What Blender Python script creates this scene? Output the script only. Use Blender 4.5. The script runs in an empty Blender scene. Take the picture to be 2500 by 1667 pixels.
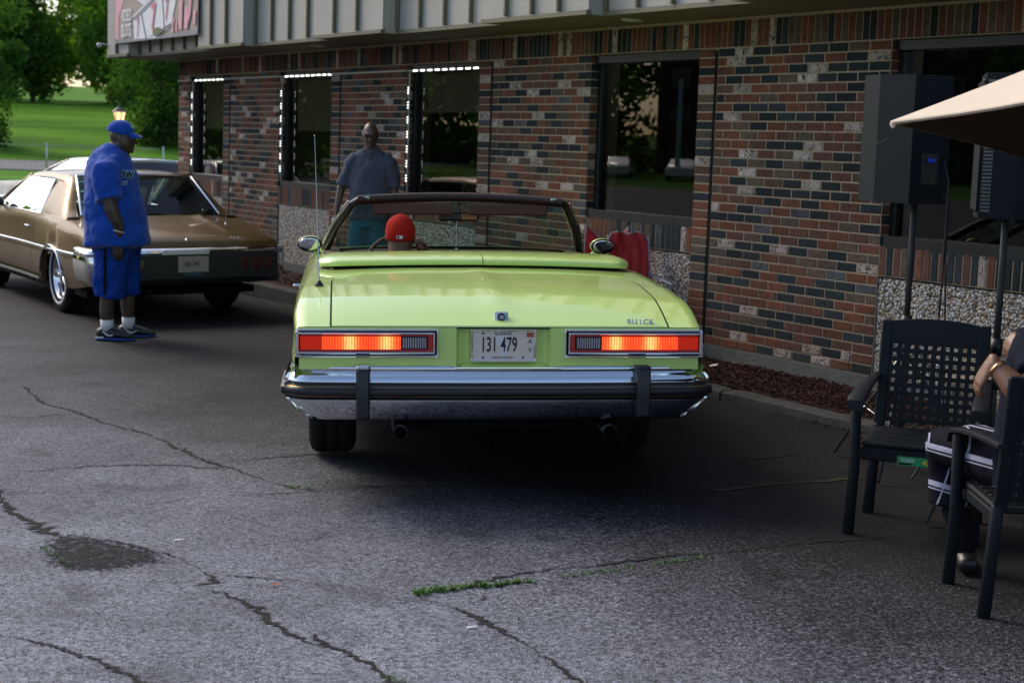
import bpy, bmesh, math, random
from mathutils import Vector, Matrix, noise
R = math.radians
random.seed(7)
scene = bpy.context.scene
COL = scene.collection

# ---------------------------------------------------------------- camera
HC = 1.70
PITCH, ROLL = R(7.02), R(1.99)
_r0 = Vector((1, 0, 0)); _u0 = Vector((0, math.sin(PITCH), math.cos(PITCH)))
_f = Vector((0, math.cos(PITCH), -math.sin(PITCH)))
_r = math.cos(ROLL) * _r0 + math.sin(ROLL) * _u0
_u = -math.sin(ROLL) * _r0 + math.cos(ROLL) * _u0
cam_d = bpy.data.cameras.new('camera'); cam = bpy.data.objects.new('camera', cam_d); COL.objects.link(cam)
cam.matrix_world = Matrix(((_r.x, _u.x, -_f.x, 0), (_r.y, _u.y, -_f.y, 0), (_r.z, _u.z, -_f.z, HC), (0, 0, 0, 1)))
cam_d.sensor_width = 36; cam_d.lens = 3872 / 2500 * 36
cam_d.clip_start = 0.05; cam_d.clip_end = 1500
cam_d.dof.use_dof = True; cam_d.dof.focus_distance = 7.6; cam_d.dof.aperture_fstop = 4.5
scene.camera = cam

# ---------------------------------------------------------------- light
SUN_EL, SUN_AZ = R(40), R(-52)
world = bpy.data.worlds.new('World'); scene.world = world; world.use_nodes = True
wn = world.node_tree.nodes; wl = world.node_tree.links; wn.clear()
sky = wn.new('ShaderNodeTexSky'); sky.sky_type = 'NISHITA'; sky.sun_disc = False
sky.sun_elevation = SUN_EL; sky.sun_rotation = SUN_AZ; sky.dust_density = 2.0; sky.air_density = 1.0
bg = wn.new('ShaderNodeBackground'); bg.inputs['Strength'].default_value = 0.13
wo = wn.new('ShaderNodeOutputWorld'); wl.new(sky.outputs[0], bg.inputs[0]); wl.new(bg.outputs[0], wo.inputs[0])
sun_d = bpy.data.lights.new('sun', 'SUN'); sun_d.energy = 1.3; sun_d.angle = R(24); sun_d.color = (1.0, 0.88, 0.72)
sun = bpy.data.objects.new('sun', sun_d); COL.objects.link(sun)
_sd = Vector((math.sin(SUN_AZ) * math.cos(SUN_EL), math.cos(SUN_AZ) * math.cos(SUN_EL), math.sin(SUN_EL)))
sun.rotation_euler = _sd.to_track_quat('Z', 'Y').to_euler(); sun.location = (-20, 10, 20)
vs = scene.view_settings; vs.view_transform = 'Standard'; vs.look = 'None'; vs.gamma = 1; vs.use_curve_mapping = False
vs.exposure = 0.72
scene.cycles.max_bounces = 6; scene.cycles.transparent_max_bounces = 12

# ---------------------------------------------------------------- helpers
def tag(o, label=None, cat=None, group=None, kind=None):
    if label: o['label'] = label
    if cat: o['category'] = cat
    if group: o['group'] = group
    if kind: o['kind'] = kind
    return o

def empty(name, loc=(0, 0, 0), rot=(0, 0, 0)):
    o = bpy.data.objects.new(name, None); COL.objects.link(o)
    o.location = loc; o.rotation_euler = rot; o.empty_display_size = 0.1
    return o

def link(name, mesh, parent=None, loc=(0, 0, 0), rot=(0, 0, 0)):
    o = bpy.data.objects.new(name, mesh); COL.objects.link(o)
    o.location = loc; o.rotation_euler = rot
    if parent: o.parent = parent
    return o

class MB:
    def __init__(s): s.v = []; s.f = []; s.m = []
    def add(s, vs_, fs, mi=0):
        n = len(s.v); s.v += [tuple(v) for v in vs_]; s.f += [tuple(i + n for i in f) for f in fs]; s.m += [mi] * len(fs)
    def box(s, x0, x1, y0, y1, z0, z1, mi=0, M=None):
        vs_ = [Vector((x, y, z)) for z in (z0, z1) for y in (y0, y1) for x in (x0, x1)]
        if M: vs_ = [M @ v for v in vs_]
        s.add(vs_, [(0, 2, 3, 1), (4, 5, 7, 6), (0, 1, 5, 4), (2, 6, 7, 3), (0, 4, 6, 2), (1, 3, 7, 5)], mi)
    def bbox(s, x0, x1, y0, y1, z0, z1, b=.004, mi=0, M=None):
        # box with chamfered edges
        vs_ = []
        def P(x, y, z): vs_.append(Vector((x, y, z))); return len(vs_) - 1
        xs = (x0, x1); ys = (y0, y1); zs = (z0, z1); idx = {}
        for i in (0, 1):
            for j in (0, 1):
                for k in (0, 1):
                    sx = b if i == 0 else -b; sy = b if j == 0 else -b; sz = b if k == 0 else -b
                    idx[(i, j, k, 0)] = P(xs[i], ys[j] + sy, zs[k] + sz)
                    idx[(i, j, k, 1)] = P(xs[i] + sx, ys[j], zs[k] + sz)
                    idx[(i, j, k, 2)] = P(xs[i] + sx, ys[j] + sy, zs[k])
        f = []
        for i in (0, 1):
            q = [(i, 0, 0, 0), (i, 1, 0, 0), (i, 1, 1, 0), (i, 0, 1, 0)]; f.append([idx[a] for a in (q if i else q[::-1])])
            q = [(0, i, 0, 1), (1, i, 0, 1), (1, i, 1, 1), (0, i, 1, 1)]; f.append([idx[a] for a in (q[::-1] if i else q)])
            q = [(0, 0, i, 2), (1, 0, i, 2), (1, 1, i, 2), (0, 1, i, 2)]; f.append([idx[a] for a in (q if i else q[::-1])])
        for a in (0, 1):
            for c in (0, 1):
                f.append([idx[(a, c, 0, 0)], idx[(a, c, 1, 0)], idx[(a, c, 1, 1)], idx[(a, c, 0, 1)]])
                f.append([idx[(a, 0, c, 0)], idx[(a, 1, c, 0)], idx[(a, 1, c, 2)], idx[(a, 0, c, 2)]])
                f.append([idx[(0, a, c, 1)], idx[(1, a, c, 1)], idx[(1, a, c, 2)], idx[(0, a, c, 2)]])
        for i in (0, 1):
            for j in (0, 1):
                for k in (0, 1): f.append([idx[(i, j, k, 0)], idx[(i, j, k, 1)], idx[(i, j, k, 2)]])
        if M: vs_ = [M @ v for v in vs_]
        s.add(vs_, f, mi)
    def quad(s, a, b, c, d, mi=0): s.add([a, b, c, d], [(0, 1, 2, 3)], mi)
    def poly(s, pts, mi=0): s.add(pts, [tuple(range(len(pts)))], mi)
    def prism(s, pts, d, mi=0):
        # pts: loop of 3D points, d: extrusion vector
        n = len(pts); d = Vector(d); a = [Vector(p) for p in pts]; b = [p + d for p in a]
        s.add(a + b, [tuple(range(n))[::-1], tuple(range(n, 2 * n))] + [(i, (i + 1) % n, n + (i + 1) % n, n + i) for i in range(n)], mi)
    def tube(s, pts, rad, seg=10, ref=(1, 0, 0), caps=True, mi=0, cap=.6):
        pts = [Vector(p) for p in pts]; n = len(pts); ref = Vector(ref)
        if not isinstance(rad, (list, tuple)): rad = [rad] * n
        rad = [(q, q) if not isinstance(q, (list, tuple)) else q for q in rad]
        rings = []
        P = list(pts); Q = list(rad)
        if caps and cap > 0:
            t0 = (pts[0] - pts[1]).normalized(); t1 = (pts[-1] - pts[-2]).normalized()
            a = min(rad[0]); b = min(rad[-1])
            P = [pts[0] + t0 * a * cap * .9, pts[0] + t0 * a * cap * .55] + P + [pts[-1] + t1 * b * cap * .55, pts[-1] + t1 * b * cap * .9]
            Q = [(rad[0][0] * .4, rad[0][1] * .4), (rad[0][0] * .8, rad[0][1] * .8)] + Q + [(rad[-1][0] * .8, rad[-1][1] * .8), (rad[-1][0] * .4, rad[-1][1] * .4)]
        N = len(P); vs_ = []
        for i in range(N):
            t = (P[min(i + 1, N - 1)] - P[max(i - 1, 0)])
            if t.length < 1e-9: t = Vector((0, 0, 1))
            t.normalize()
            sd = ref - t * ref.dot(t)
            if sd.length < 1e-3: sd = Vector((0, 1, 0)) - t * t.y
            if sd.length < 1e-3: sd = Vector((0, 0, 1)) - t * t.z
            sd.normalize(); fr = t.cross(sd)
            for k in range(seg):
                a = 2 * math.pi * k / seg
                vs_.append(P[i] + sd * Q[i][0] * math.cos(a) + fr * Q[i][1] * math.sin(a))
        fs = [(i * seg + k, i * seg + (k + 1) % seg, (i + 1) * seg + (k + 1) % seg, (i + 1) * seg + k) for i in range(N - 1) for k in range(seg)]
        if caps: fs += [tuple(range(seg))[::-1], tuple((N - 1) * seg + k for k in range(seg))]
        s.add(vs_, fs, mi)
    def ell(s, c, r, seg=14, rings=9, mi=0, M=None):
        c = Vector(c); vs_ = [Vector((0, 0, r[2]))]
        for i in range(1, rings):
            ph = math.pi * i / rings
            for k in range(seg):
                a = 2 * math.pi * k / seg
                vs_.append(Vector((r[0] * math.sin(ph) * math.cos(a), r[1] * math.sin(ph) * math.sin(a), r[2] * math.cos(ph))))
        vs_.append(Vector((0, 0, -r[2])))
        if M: vs_ = [M @ v for v in vs_]
        vs_ = [v + c for v in vs_]
        fs = [(0, 1 + k, 1 + (k + 1) % seg) for k in range(seg)]
        for i in range(rings - 2):
            for k in range(seg):
                a = 1 + i * seg + k; b = 1 + i * seg + (k + 1) % seg
                fs.append((a, a + seg, b + seg, b))
        L = len(vs_) - 1; o = 1 + (rings - 2) * seg
        fs += [(o + k, L, o + (k + 1) % seg) for k in range(seg)]
        s.add(vs_, fs, mi)
    def grid(s, P, mi=0, close=False, flip=False):
        h = len(P); w = len(P[0]); fs = []
        for i in range(h - 1):
            for j in range(w - (0 if close else 1)):
                q = (i * w + j, i * w + (j + 1) % w, (i + 1) * w + (j + 1) % w, (i + 1) * w + j)
                fs.append(q[::-1] if flip else q)
        s.add([p for row in P for p in row], fs, mi)
    def revolve(s, prof, c=(0, 0, 0), axis='X', seg=28, mi=0, close=False):
        # prof: list of (axial, radius)
        P = []
        for (a, r_) in prof:
            row = []
            for k in range(seg):
                t = 2 * math.pi * k / seg
                if axis == 'X': row.append(Vector((c[0] + a, c[1] + r_ * math.cos(t), c[2] + r_ * math.sin(t))))
                elif axis == 'Z': row.append(Vector((c[0] + r_ * math.cos(t), c[1] + r_ * math.sin(t), c[2] + a)))
                else: row.append(Vector((c[0] + r_ * math.cos(t), c[1] + a, c[2] + r_ * math.sin(t))))
            P.append(row)
        if close: P.append(P[0])
        s.grid(P, mi, close=True)
    def mesh(s, name, mats=None, smooth=False, angle=None, fixn=False):
        me = bpy.data.meshes.new(name); me.from_pydata(s.v, [], s.f)
        if mats:
            for m in (mats if isinstance(mats, (list, tuple)) else [mats]): me.materials.append(m)
        me.polygons.foreach_set('material_index', s.m)
        if fixn:
            bm = bmesh.new(); bm.from_mesh(me); bmesh.ops.remove_doubles(bm, verts=bm.verts, dist=1e-5); bmesh.ops.recalc_face_normals(bm, faces=bm.faces); bm.to_mesh(me); bm.free()
        if smooth: me.polygons.foreach_set('use_smooth', [True] * len(me.polygons))
        me.update()
        if angle is not None:
            me.polygons.foreach_set('use_smooth', [True] * len(me.polygons))
            try: me.set_sharp_from_angle(angle=R(angle))
            except Exception: pass
        return me
    def build(s, name, mats=None, parent=None, smooth=False, angle=None, fixn=False, loc=(0, 0, 0), rot=(0, 0, 0)):
        return link(name, s.mesh(name, mats, smooth, angle, fixn), parent, loc, rot)

def remesh(o, vox, smooth=2):
    m = o.modifiers.new('remesh', 'REMESH'); m.mode = 'VOXEL'; m.voxel_size = vox; m.use_smooth_shade = True
    if smooth:
        s = o.modifiers.new('smooth', 'SMOOTH'); s.iterations = smooth; s.factor = .6
    return o

def text_mesh(txt, size, extr=.0005, mat=None, align='CENTER', sx=1.0, bold=0.0, shear=0.0):
    c = bpy.data.curves.new('lettering', 'FONT'); c.body = txt; c.size = size; c.extrude = extr; c.align_x = align; c.align_y = 'CENTER'; c.offset = bold; c.shear = shear; c.resolution_u = 3
    o = bpy.data.objects.new('lettering', c); COL.objects.link(o)
    dg = bpy.context.evaluated_depsgraph_get(); dg.update()
    me = bpy.data.meshes.new_from_object(o.evaluated_get(dg))
    bpy.data.objects.remove(o); bpy.data.curves.remove(c)
    me.transform(Matrix.Diagonal((sx, 1, 1, 1)))
    me.materials.clear(); me.materials.append(mat); me.name = 'lettering'
    return me

# ---------------------------------------------------------------- materials
def newmat(name):
    m = bpy.data.materials.new(name); m.use_nodes = True
    nt = m.node_tree; b = nt.nodes['Principled BSDF']
    return m, nt, b

def pm(name, col, rough=.5, metal=0, var=.12, vs=6, bump=0, bs=80, coat=0, spec=.5, emis=None, es=1, sheen=0, rvar=0, croughness=.05, space='Object'):
    m, nt, b = newmat(name); N = nt.nodes; L = nt.links
    if rough >= .75 and spec == .5: spec = .15
    b.inputs['Roughness'].default_value = rough; b.inputs['Metallic'].default_value = metal
    b.inputs['Specular IOR Level'].default_value = spec
    b.inputs['Coat Weight'].default_value = coat; b.inputs['Coat Roughness'].default_value = croughness
    if sheen: b.inputs['Sheen Weight'].default_value = sheen
    tc = N.new('ShaderNodeTexCoord'); nz = N.new('ShaderNodeTexNoise'); nz.inputs['Scale'].default_value = vs; nz.inputs['Detail'].default_value = 6
    L.new(tc.outputs[space], nz.inputs['Vector'])
    mx = N.new('ShaderNodeMix'); mx.data_type = 'RGBA'
    mx.inputs['A'].default_value = (*[max(0, c * (1 - var)) for c in col], 1); mx.inputs['B'].default_value = (*[min(1, c * (1 + var)) for c in col], 1)
    L.new(nz.outputs['Fac'], mx.inputs['Factor']); L.new(mx.outputs['Result'], b.inputs['Base Color'])
    if rvar:
        mr = N.new('ShaderNodeMapRange'); mr.inputs['To Min'].default_value = rough - rvar; mr.inputs['To Max'].default_value = rough + rvar
        L.new(nz.outputs['Fac'], mr.inputs['Value']); L.new(mr.outputs[0], b.inputs['Roughness'])
    if bump:
        n2 = N.new('ShaderNodeTexNoise'); n2.inputs['Scale'].default_value = bs; n2.inputs['Detail'].default_value = 4; L.new(tc.outputs[space], n2.inputs['Vector'])
        bp = N.new('ShaderNodeBump'); bp.inputs['Strength'].default_value = bump; bp.inputs['Distance'].default_value = .01
        L.new(n2.outputs['Fac'], bp.inputs['Height']); L.new(bp.outputs[0], b.inputs['Normal'])
    if emis:
        b.inputs['Emission Color'].default_value = (*emis, 1); b.inputs['Emission Strength'].default_value = es
    return m

def glassmat(name, tint=(.6, .75, .7), refl=1.0, alpha=.9, rough=.0, ior=1.6):
    m = bpy.data.materials.new(name); m.use_nodes = True; N = m.node_tree.nodes; L = m.node_tree.links; N.clear()
    o = N.new('ShaderNodeOutputMaterial'); t = N.new('ShaderNodeBsdfTransparent'); t.inputs[0].default_value = (*tint, 1)
    g = N.new('ShaderNodeBsdfGlossy'); g.inputs['Roughness'].default_value = rough; g.inputs[0].default_value = (refl, refl, refl, 1)
    fr = N.new('ShaderNodeFresnel'); fr.inputs[0].default_value = ior
    mx = N.new('ShaderNodeMixShader'); L.new(fr.outputs[0], mx.inputs[0]); L.new(t.outputs[0], mx.inputs[1]); L.new(g.outputs[0], mx.inputs[2])
    L.new(mx.outputs[0], o.inputs[0]); return m

def ground_z(x, y):
    z = .0192 * max(-4.5, min(4.5, x))
    return z

def brickmat(name, cols, mott=0, dark=(.02, .02, .02), bump=.35):
    """cols: list of (pos, rgb) picked per brick; mott: share of dark veins"""
    m, nt, b = newmat(name); N = nt.nodes; L = nt.links
    geo = N.new('ShaderNodeNewGeometry'); oi = N.new('ShaderNodeObjectInfo')
    ad = N.new('ShaderNodeMath'); ad.operation = 'ADD'; L.new(geo.outputs['Random Per Island'], ad.inputs[0]); L.new(oi.outputs['Random'], ad.inputs[1])
    fr = N.new('ShaderNodeMath'); fr.operation = 'FRACT'; L.new(ad.outputs[0], fr.inputs[0])
    cr = N.new('ShaderNodeValToRGB'); els = cr.color_ramp.elements
    while len(els) < len(cols): els.new(.5)
    for i, (p, c) in enumerate(cols): els[i].position = p; els[i].color = (*c, 1)
    L.new(fr.outputs[0], cr.inputs[0])
    nz = N.new('ShaderNodeTexNoise'); nz.inputs['Scale'].default_value = 26; nz.inputs['Detail'].default_value = 7; nz.inputs['Roughness'].default_value = .75
    L.new(geo.outputs['Position'], nz.inputs['Vector'])
    mr = N.new('ShaderNodeMapRange'); mr.inputs['From Min'].default_value = .3; mr.inputs['From Max'].default_value = .7; mr.inputs['To Min'].default_value = .62; mr.inputs['To Max'].default_value = 1.35
    L.new(nz.outputs['Fac'], mr.inputs['Value'])
    mu = N.new('ShaderNodeMix'); mu.data_type = 'RGBA'; mu.blend_type = 'MULTIPLY'; mu.inputs['Factor'].default_value = 1
    L.new(cr.outputs[0], mu.inputs['A'])
    cb = N.new('ShaderNodeCombineColor'); [L.new(mr.outputs[0], cb.inputs[i]) for i in range(3)]
    L.new(cb.outputs[0], mu.inputs['B']); out = mu.outputs['Result']
    nb = N.new('ShaderNodeTexNoise'); nb.inputs['Scale'].default_value = 1.7; nb.inputs['Detail'].default_value = 5; L.new(geo.outputs['Position'], nb.inputs['Vector'])
    rb_ = N.new('ShaderNodeMapRange'); rb_.inputs['From Min'].default_value = .3; rb_.inputs['From Max'].default_value = .7; rb_.inputs['To Min'].default_value = .72; rb_.inputs['To Max'].default_value = 1.28; L.new(nb.outputs['Fac'], rb_.inputs['Value'])
    c2 = N.new('ShaderNodeCombineColor'); [L.new(rb_.outputs[0], c2.inputs[i]) for i in range(3)]
    m3 = N.new('ShaderNodeMix'); m3.data_type = 'RGBA'; m3.blend_type = 'MULTIPLY'; m3.inputs['Factor'].default_value = 1; L.new(out, m3.inputs['A']); L.new(c2.outputs[0], m3.inputs['B']); out = m3.outputs['Result']
    if mott:
        vo = N.new('ShaderNodeTexVoronoi'); vo.feature = 'DISTANCE_TO_EDGE'; vo.inputs['Scale'].default_value = 17
        n3 = N.new('ShaderNodeTexNoise'); n3.inputs['Scale'].default_value = 14; n3.inputs['Detail'].default_value = 3; L.new(geo.outputs['Position'], n3.inputs['Vector'])
        mxv = N.new('ShaderNodeMix'); mxv.data_type = 'VECTOR'; mxv.inputs['Factor'].default_value = .18
        L.new(geo.outputs['Position'], mxv.inputs['A']); L.new(n3.outputs['Color'], mxv.inputs['B']); L.new(mxv.outputs['Result'], vo.inputs['Vector'])
        st = N.new('ShaderNodeMapRange'); st.inputs['From Min'].default_value = mott; st.inputs['From Max'].default_value = mott * .35; L.new(vo.outputs['Distance'], st.inputs['Value'])
        n4 = N.new('ShaderNodeTexNoise'); n4.inputs['Scale'].default_value = 9; L.new(geo.outputs['Position'], n4.inputs['Vector'])
        ms = N.new('ShaderNodeMapRange'); ms.inputs['From Min'].default_value = .42; ms.inputs['From Max'].default_value = .52; L.new(n4.outputs['Fac'], ms.inputs['Value'])
        mm = N.new('ShaderNodeMath'); mm.operation = 'MULTIPLY'; L.new(st.outputs[0], mm.inputs[0]); L.new(ms.outputs[0], mm.inputs[1])
        m2 = N.new('ShaderNodeMix'); m2.data_type = 'RGBA'; L.new(mm.outputs[0], m2.inputs['Factor']); L.new(out, m2.inputs['A']); m2.inputs['B'].default_value = (*dark, 1)
        out = m2.outputs['Result']
    L.new(out, b.inputs['Base Color']); b.inputs['Roughness'].default_value = .85; b.inputs['Specular IOR Level'].default_value = .22
    bp = N.new('ShaderNodeBump'); bp.inputs['Strength'].default_value = bump; bp.inputs['Distance'].default_value = .006
    n5 = N.new('ShaderNodeTexNoise'); n5.inputs['Scale'].default_value = 120; n5.inputs['Detail'].default_value = 3; L.new(geo.outputs['Position'], n5.inputs['Vector'])
    L.new(n5.outputs['Fac'], bp.inputs['Height']); L.new(bp.outputs[0], b.inputs['Normal'])
    return m

M = {}
M['R'] = brickmat('brick_red', [(0, (.125, .044, .027)), (.35, (.175, .062, .037)), (.7, (.125, .054, .038)), (1, (.095, .050, .038))], mott=.012)
M['D'] = brickmat('brick_charcoal', [(0, (.011, .018, .022)), (.6, (.018, .028, .033)), (1, (.030, .039, .044))])
M['T'] = brickmat('brick_taupe', [(0, (.110, .078, .055)), (.5, (.085, .066, .055)), (1, (.130, .085, .058))], mott=.03, dark=(.03, .025, .022))
M['B'] = brickmat('brick_bluegrey', [(0, (.06, .07, .085)), (1, (.10, .10, .11))], mott=.05)
M['P'] = brickmat('brick_pale', [(0, (.38, .30, .27)), (.5, (.44, .37, .33)), (1, (.30, .25, .21))], mott=.085)
BK = ['R', 'D', 'T', 'B', 'P']; BKW = [.46, .25, .18, .03, .08]
M['mortar'] = pm('mortar', (.36, .285, .19), .9, var=.25, vs=14, bump=.5, bs=200)
M['bronze'] = pm('dark_bronze_frame', (.014, .016, .017), .38, metal=.3, var=.2)
M['concrete'] = pm('weathered_concrete', (.13, .135, .13), .85, var=.4, vs=9, bump=.8, bs=60)
M['kerb'] = pm('grey_kerb', (.055, .056, .055), .85, var=.45, vs=7, bump=.8, bs=50)
M['dark'] = pm('near_black', (.007, .008, .009), .7, spec=.08)
M['void'] = pm('dark_interior', (.02, .018, .016), .8)
M['fascia'] = pm('fascia_metal', (.38, .365, .325), .55, metal=.0, var=.14, vs=2.5, bump=.08, bs=9)
M['seam'] = pm('fascia_seam', (.15, .13, .08), .5, var=.15)
M['soffit'] = pm('soffit_brown', (.12, .10, .055), .7, var=.2, vs=3)
M['chrome'] = pm('chrome', (.78, .79, .82), .07, metal=1, var=.04, vs=3, rvar=.03)
M['steel'] = pm('brushed_steel', (.45, .46, .48), .25, metal=1, var=.1)
M['rubber'] = pm('tyre_rubber', (.012, .012, .013), .8, var=.3, bump=.3, bs=90)
M['blackplastic'] = pm('black_plastic', (.012, .014, .016), .42, var=.2, bump=.1, bs=200)
M['tailglass'] = None
M['skin'] = pm('dark_skin', (.060, .034, .024), .42, var=.22, vs=14, bump=.15, bs=150, coat=.12, croughness=.35)
M['skin3'] = pm('mid_dark_skin', (.105, .060, .043), .42, var=.22, vs=14, bump=.15, bs=150, coat=.15, croughness=.35)
M['skin2'] = pm('brown_skin', (.20, .095, .055), .45, var=.28, vs=16, bump=.25, bs=170, coat=.1, croughness=.35)
M['white'] = pm('white_cloth', (.62, .62, .64), .8)
M['pane'] = glassmat('window_glass', (.55, .56, .54), .95, ior=1.5)
M['carglass'] = glassmat('car_glass', (.50, .68, .62), .9, ior=1.38)
M['led'] = pm('led_light', (.8, .8, .8), .4, emis=(.92, 1.0, .93), es=1.9)
M['strip'] = pm('white_strip', (.45, .46, .44), .5)
# ================================================================ SETTING
WX, WY = 1.296, 12.405                      # a point on the brick face
YAW = R(32.17); WD = Vector((math.sin(YAW), -math.cos(YAW), 0)); WN = Vector((-math.cos(YAW), -math.sin(YAW), 0))
def wp(u, off, z): return Vector((WX, WY, 0)) + WD * u + WN * off + Vector((0, 0, z))
CH = .0677
def zv(v): return HC + (11.516 - v) * CH

# ---- asphalt
def asphalt():
    m, nt, b = newmat('asphalt'); N = nt.nodes; L = nt.links
    geo = N.new('ShaderNodeNewGeometry'); P = geo.outputs['Position']
    def noise_(s, d=4, r=.5):
        n = N.new('ShaderNodeTexNoise'); n.inputs['Scale'].default_value = s; n.inputs['Detail'].default_value = d; n.inputs['Roughness'].default_value = r; L.new(P, n.inputs['Vector']); return n.outputs['Fac']
    def mrange(x, a, b_, c, d):
        n = N.new('ShaderNodeMapRange'); n.inputs['From Min'].default_value = a; n.inputs['From Max'].default_value = b_; n.inputs['To Min'].default_value = c; n.inputs['To Max'].default_value = d; L.new(x, n.inputs['Value']); return n.outputs[0]
    def math_(op, a, b_):
        n = N.new('ShaderNodeMath'); n.operation = op
        for i, q in enumerate((a, b_)):
            if isinstance(q, (int, float)): n.inputs[i].default_value = q
            else: L.new(q, n.inputs[i])
        return n.outputs[0]
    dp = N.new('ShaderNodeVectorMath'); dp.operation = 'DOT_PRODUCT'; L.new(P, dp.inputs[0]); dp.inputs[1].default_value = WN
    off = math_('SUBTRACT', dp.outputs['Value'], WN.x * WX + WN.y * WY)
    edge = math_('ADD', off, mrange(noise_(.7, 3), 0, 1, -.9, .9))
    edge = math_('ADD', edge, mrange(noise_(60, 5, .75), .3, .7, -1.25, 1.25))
    worn_lit = mrange(edge, 3.2, 4.75, 0, 1)  # wear, with the shade beside the wall painted into the same mask
    vo = N.new('ShaderNodeTexVoronoi'); vo.inputs['Scale'].default_value = 115; L.new(P, vo.inputs['Vector'])
    sp = N.new('ShaderNodeSeparateColor'); L.new(vo.outputs['Color'], sp.inputs[0])
    ag = mrange(sp.outputs[0], .0, 1, .30, 1.65)
    pit = mrange(noise_(38, 5, .72), .34, .48, .35, 1)
    big = math_('MULTIPLY', mrange(noise_(1.3, 6, .65), .3, .7, .70, 1.25), mrange(noise_(2.3, 3, .5), .60, .70, 1, .62))
    lvl = mrange(worn_lit, 0, 1, .012, .195)
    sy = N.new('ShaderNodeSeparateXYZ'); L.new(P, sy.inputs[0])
    far_tone = mrange(math_('ADD', sy.outputs[1], mrange(noise_(.9, 5, .6), .3, .7, -1.6, 1.6)), 5.4, 10.0, 1.05, .40)   # tone falls with distance, noisy edge, pale near to dark far
    v = math_('MULTIPLY', math_('MULTIPLY', math_('MULTIPLY', ag, far_tone), pit), math_('MULTIPLY', big, lvl))
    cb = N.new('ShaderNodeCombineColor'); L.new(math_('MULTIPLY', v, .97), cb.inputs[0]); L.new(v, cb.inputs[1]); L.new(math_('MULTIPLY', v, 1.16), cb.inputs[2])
    # faded brown dirt
    mx = N.new('ShaderNodeMix'); mx.data_type = 'RGBA'; L.new(math_('MULTIPLY', mrange(noise_(.55, 6, .65), .56, .72, 0, .5), math_('MULTIPLY', mrange(noise_(20, 4), .4, .6, .2, 1), worn_lit)), mx.inputs['Factor']); L.new(cb.outputs[0], mx.inputs['A']); mx.inputs['B'].default_value = (.075, .062, .05, 1)
    L.new(mx.outputs['Result'], b.inputs['Base Color'])
    b.inputs['Roughness'].default_value = .7; b.inputs['Specular IOR Level'].default_value = .20
    bp = N.new('ShaderNodeBump'); bp.inputs['Strength'].default_value = .8; bp.inputs['Distance'].default_value = .006
    L.new(math_('ADD', vo.outputs['Distance'], math_('MULTIPLY', noise_(38, 5, .72), 1.2)), bp.inputs['Height']); L.new(bp.outputs[0], b.inputs['Normal'])
    return m
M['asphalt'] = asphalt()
def fademat(name, col, var, th, sc, vs=50):
    m = pm(name, col, .9, var=var, vs=vs, bump=1.0, bs=80); N = m.node_tree.nodes; L = m.node_tree.links; b = N['Principled BSDF']
    at = N.new('ShaderNodeAttribute'); at.attribute_name = 'fade'; geo = N.new('ShaderNodeNewGeometry')
    nz = N.new('ShaderNodeTexNoise'); nz.inputs['Scale'].default_value = sc; nz.inputs['Detail'].default_value = 6; nz.inputs['Roughness'].default_value = .75; L.new(geo.outputs['Position'], nz.inputs['Vector'])
    ad = N.new('ShaderNodeMath'); ad.operation = 'MULTIPLY_ADD'; ad.inputs[1].default_value = .62; L.new(at.outputs['Fac'], ad.inputs[0]); L.new(nz.outputs['Fac'], ad.inputs[2])
    mr = N.new('ShaderNodeMapRange'); mr.inputs['From Min'].default_value = th; mr.inputs['From Max'].default_value = th + .12; L.new(ad.outputs[0], mr.inputs['Value']); L.new(mr.outputs[0], b.inputs['Alpha']); return m
M['crack'] = fademat('asphalt_crack_dirt', (.034, .031, .028), .85, .80, 120, 110)
M['erode'] = fademat('broken_asphalt', (.028, .028, .027), .95, 1.03, 48, 120)
def setfade(o, vals):
    a = o.data.attributes.new('fade', 'FLOAT', 'POINT'); a.data.foreach_set('value', vals)

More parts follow.
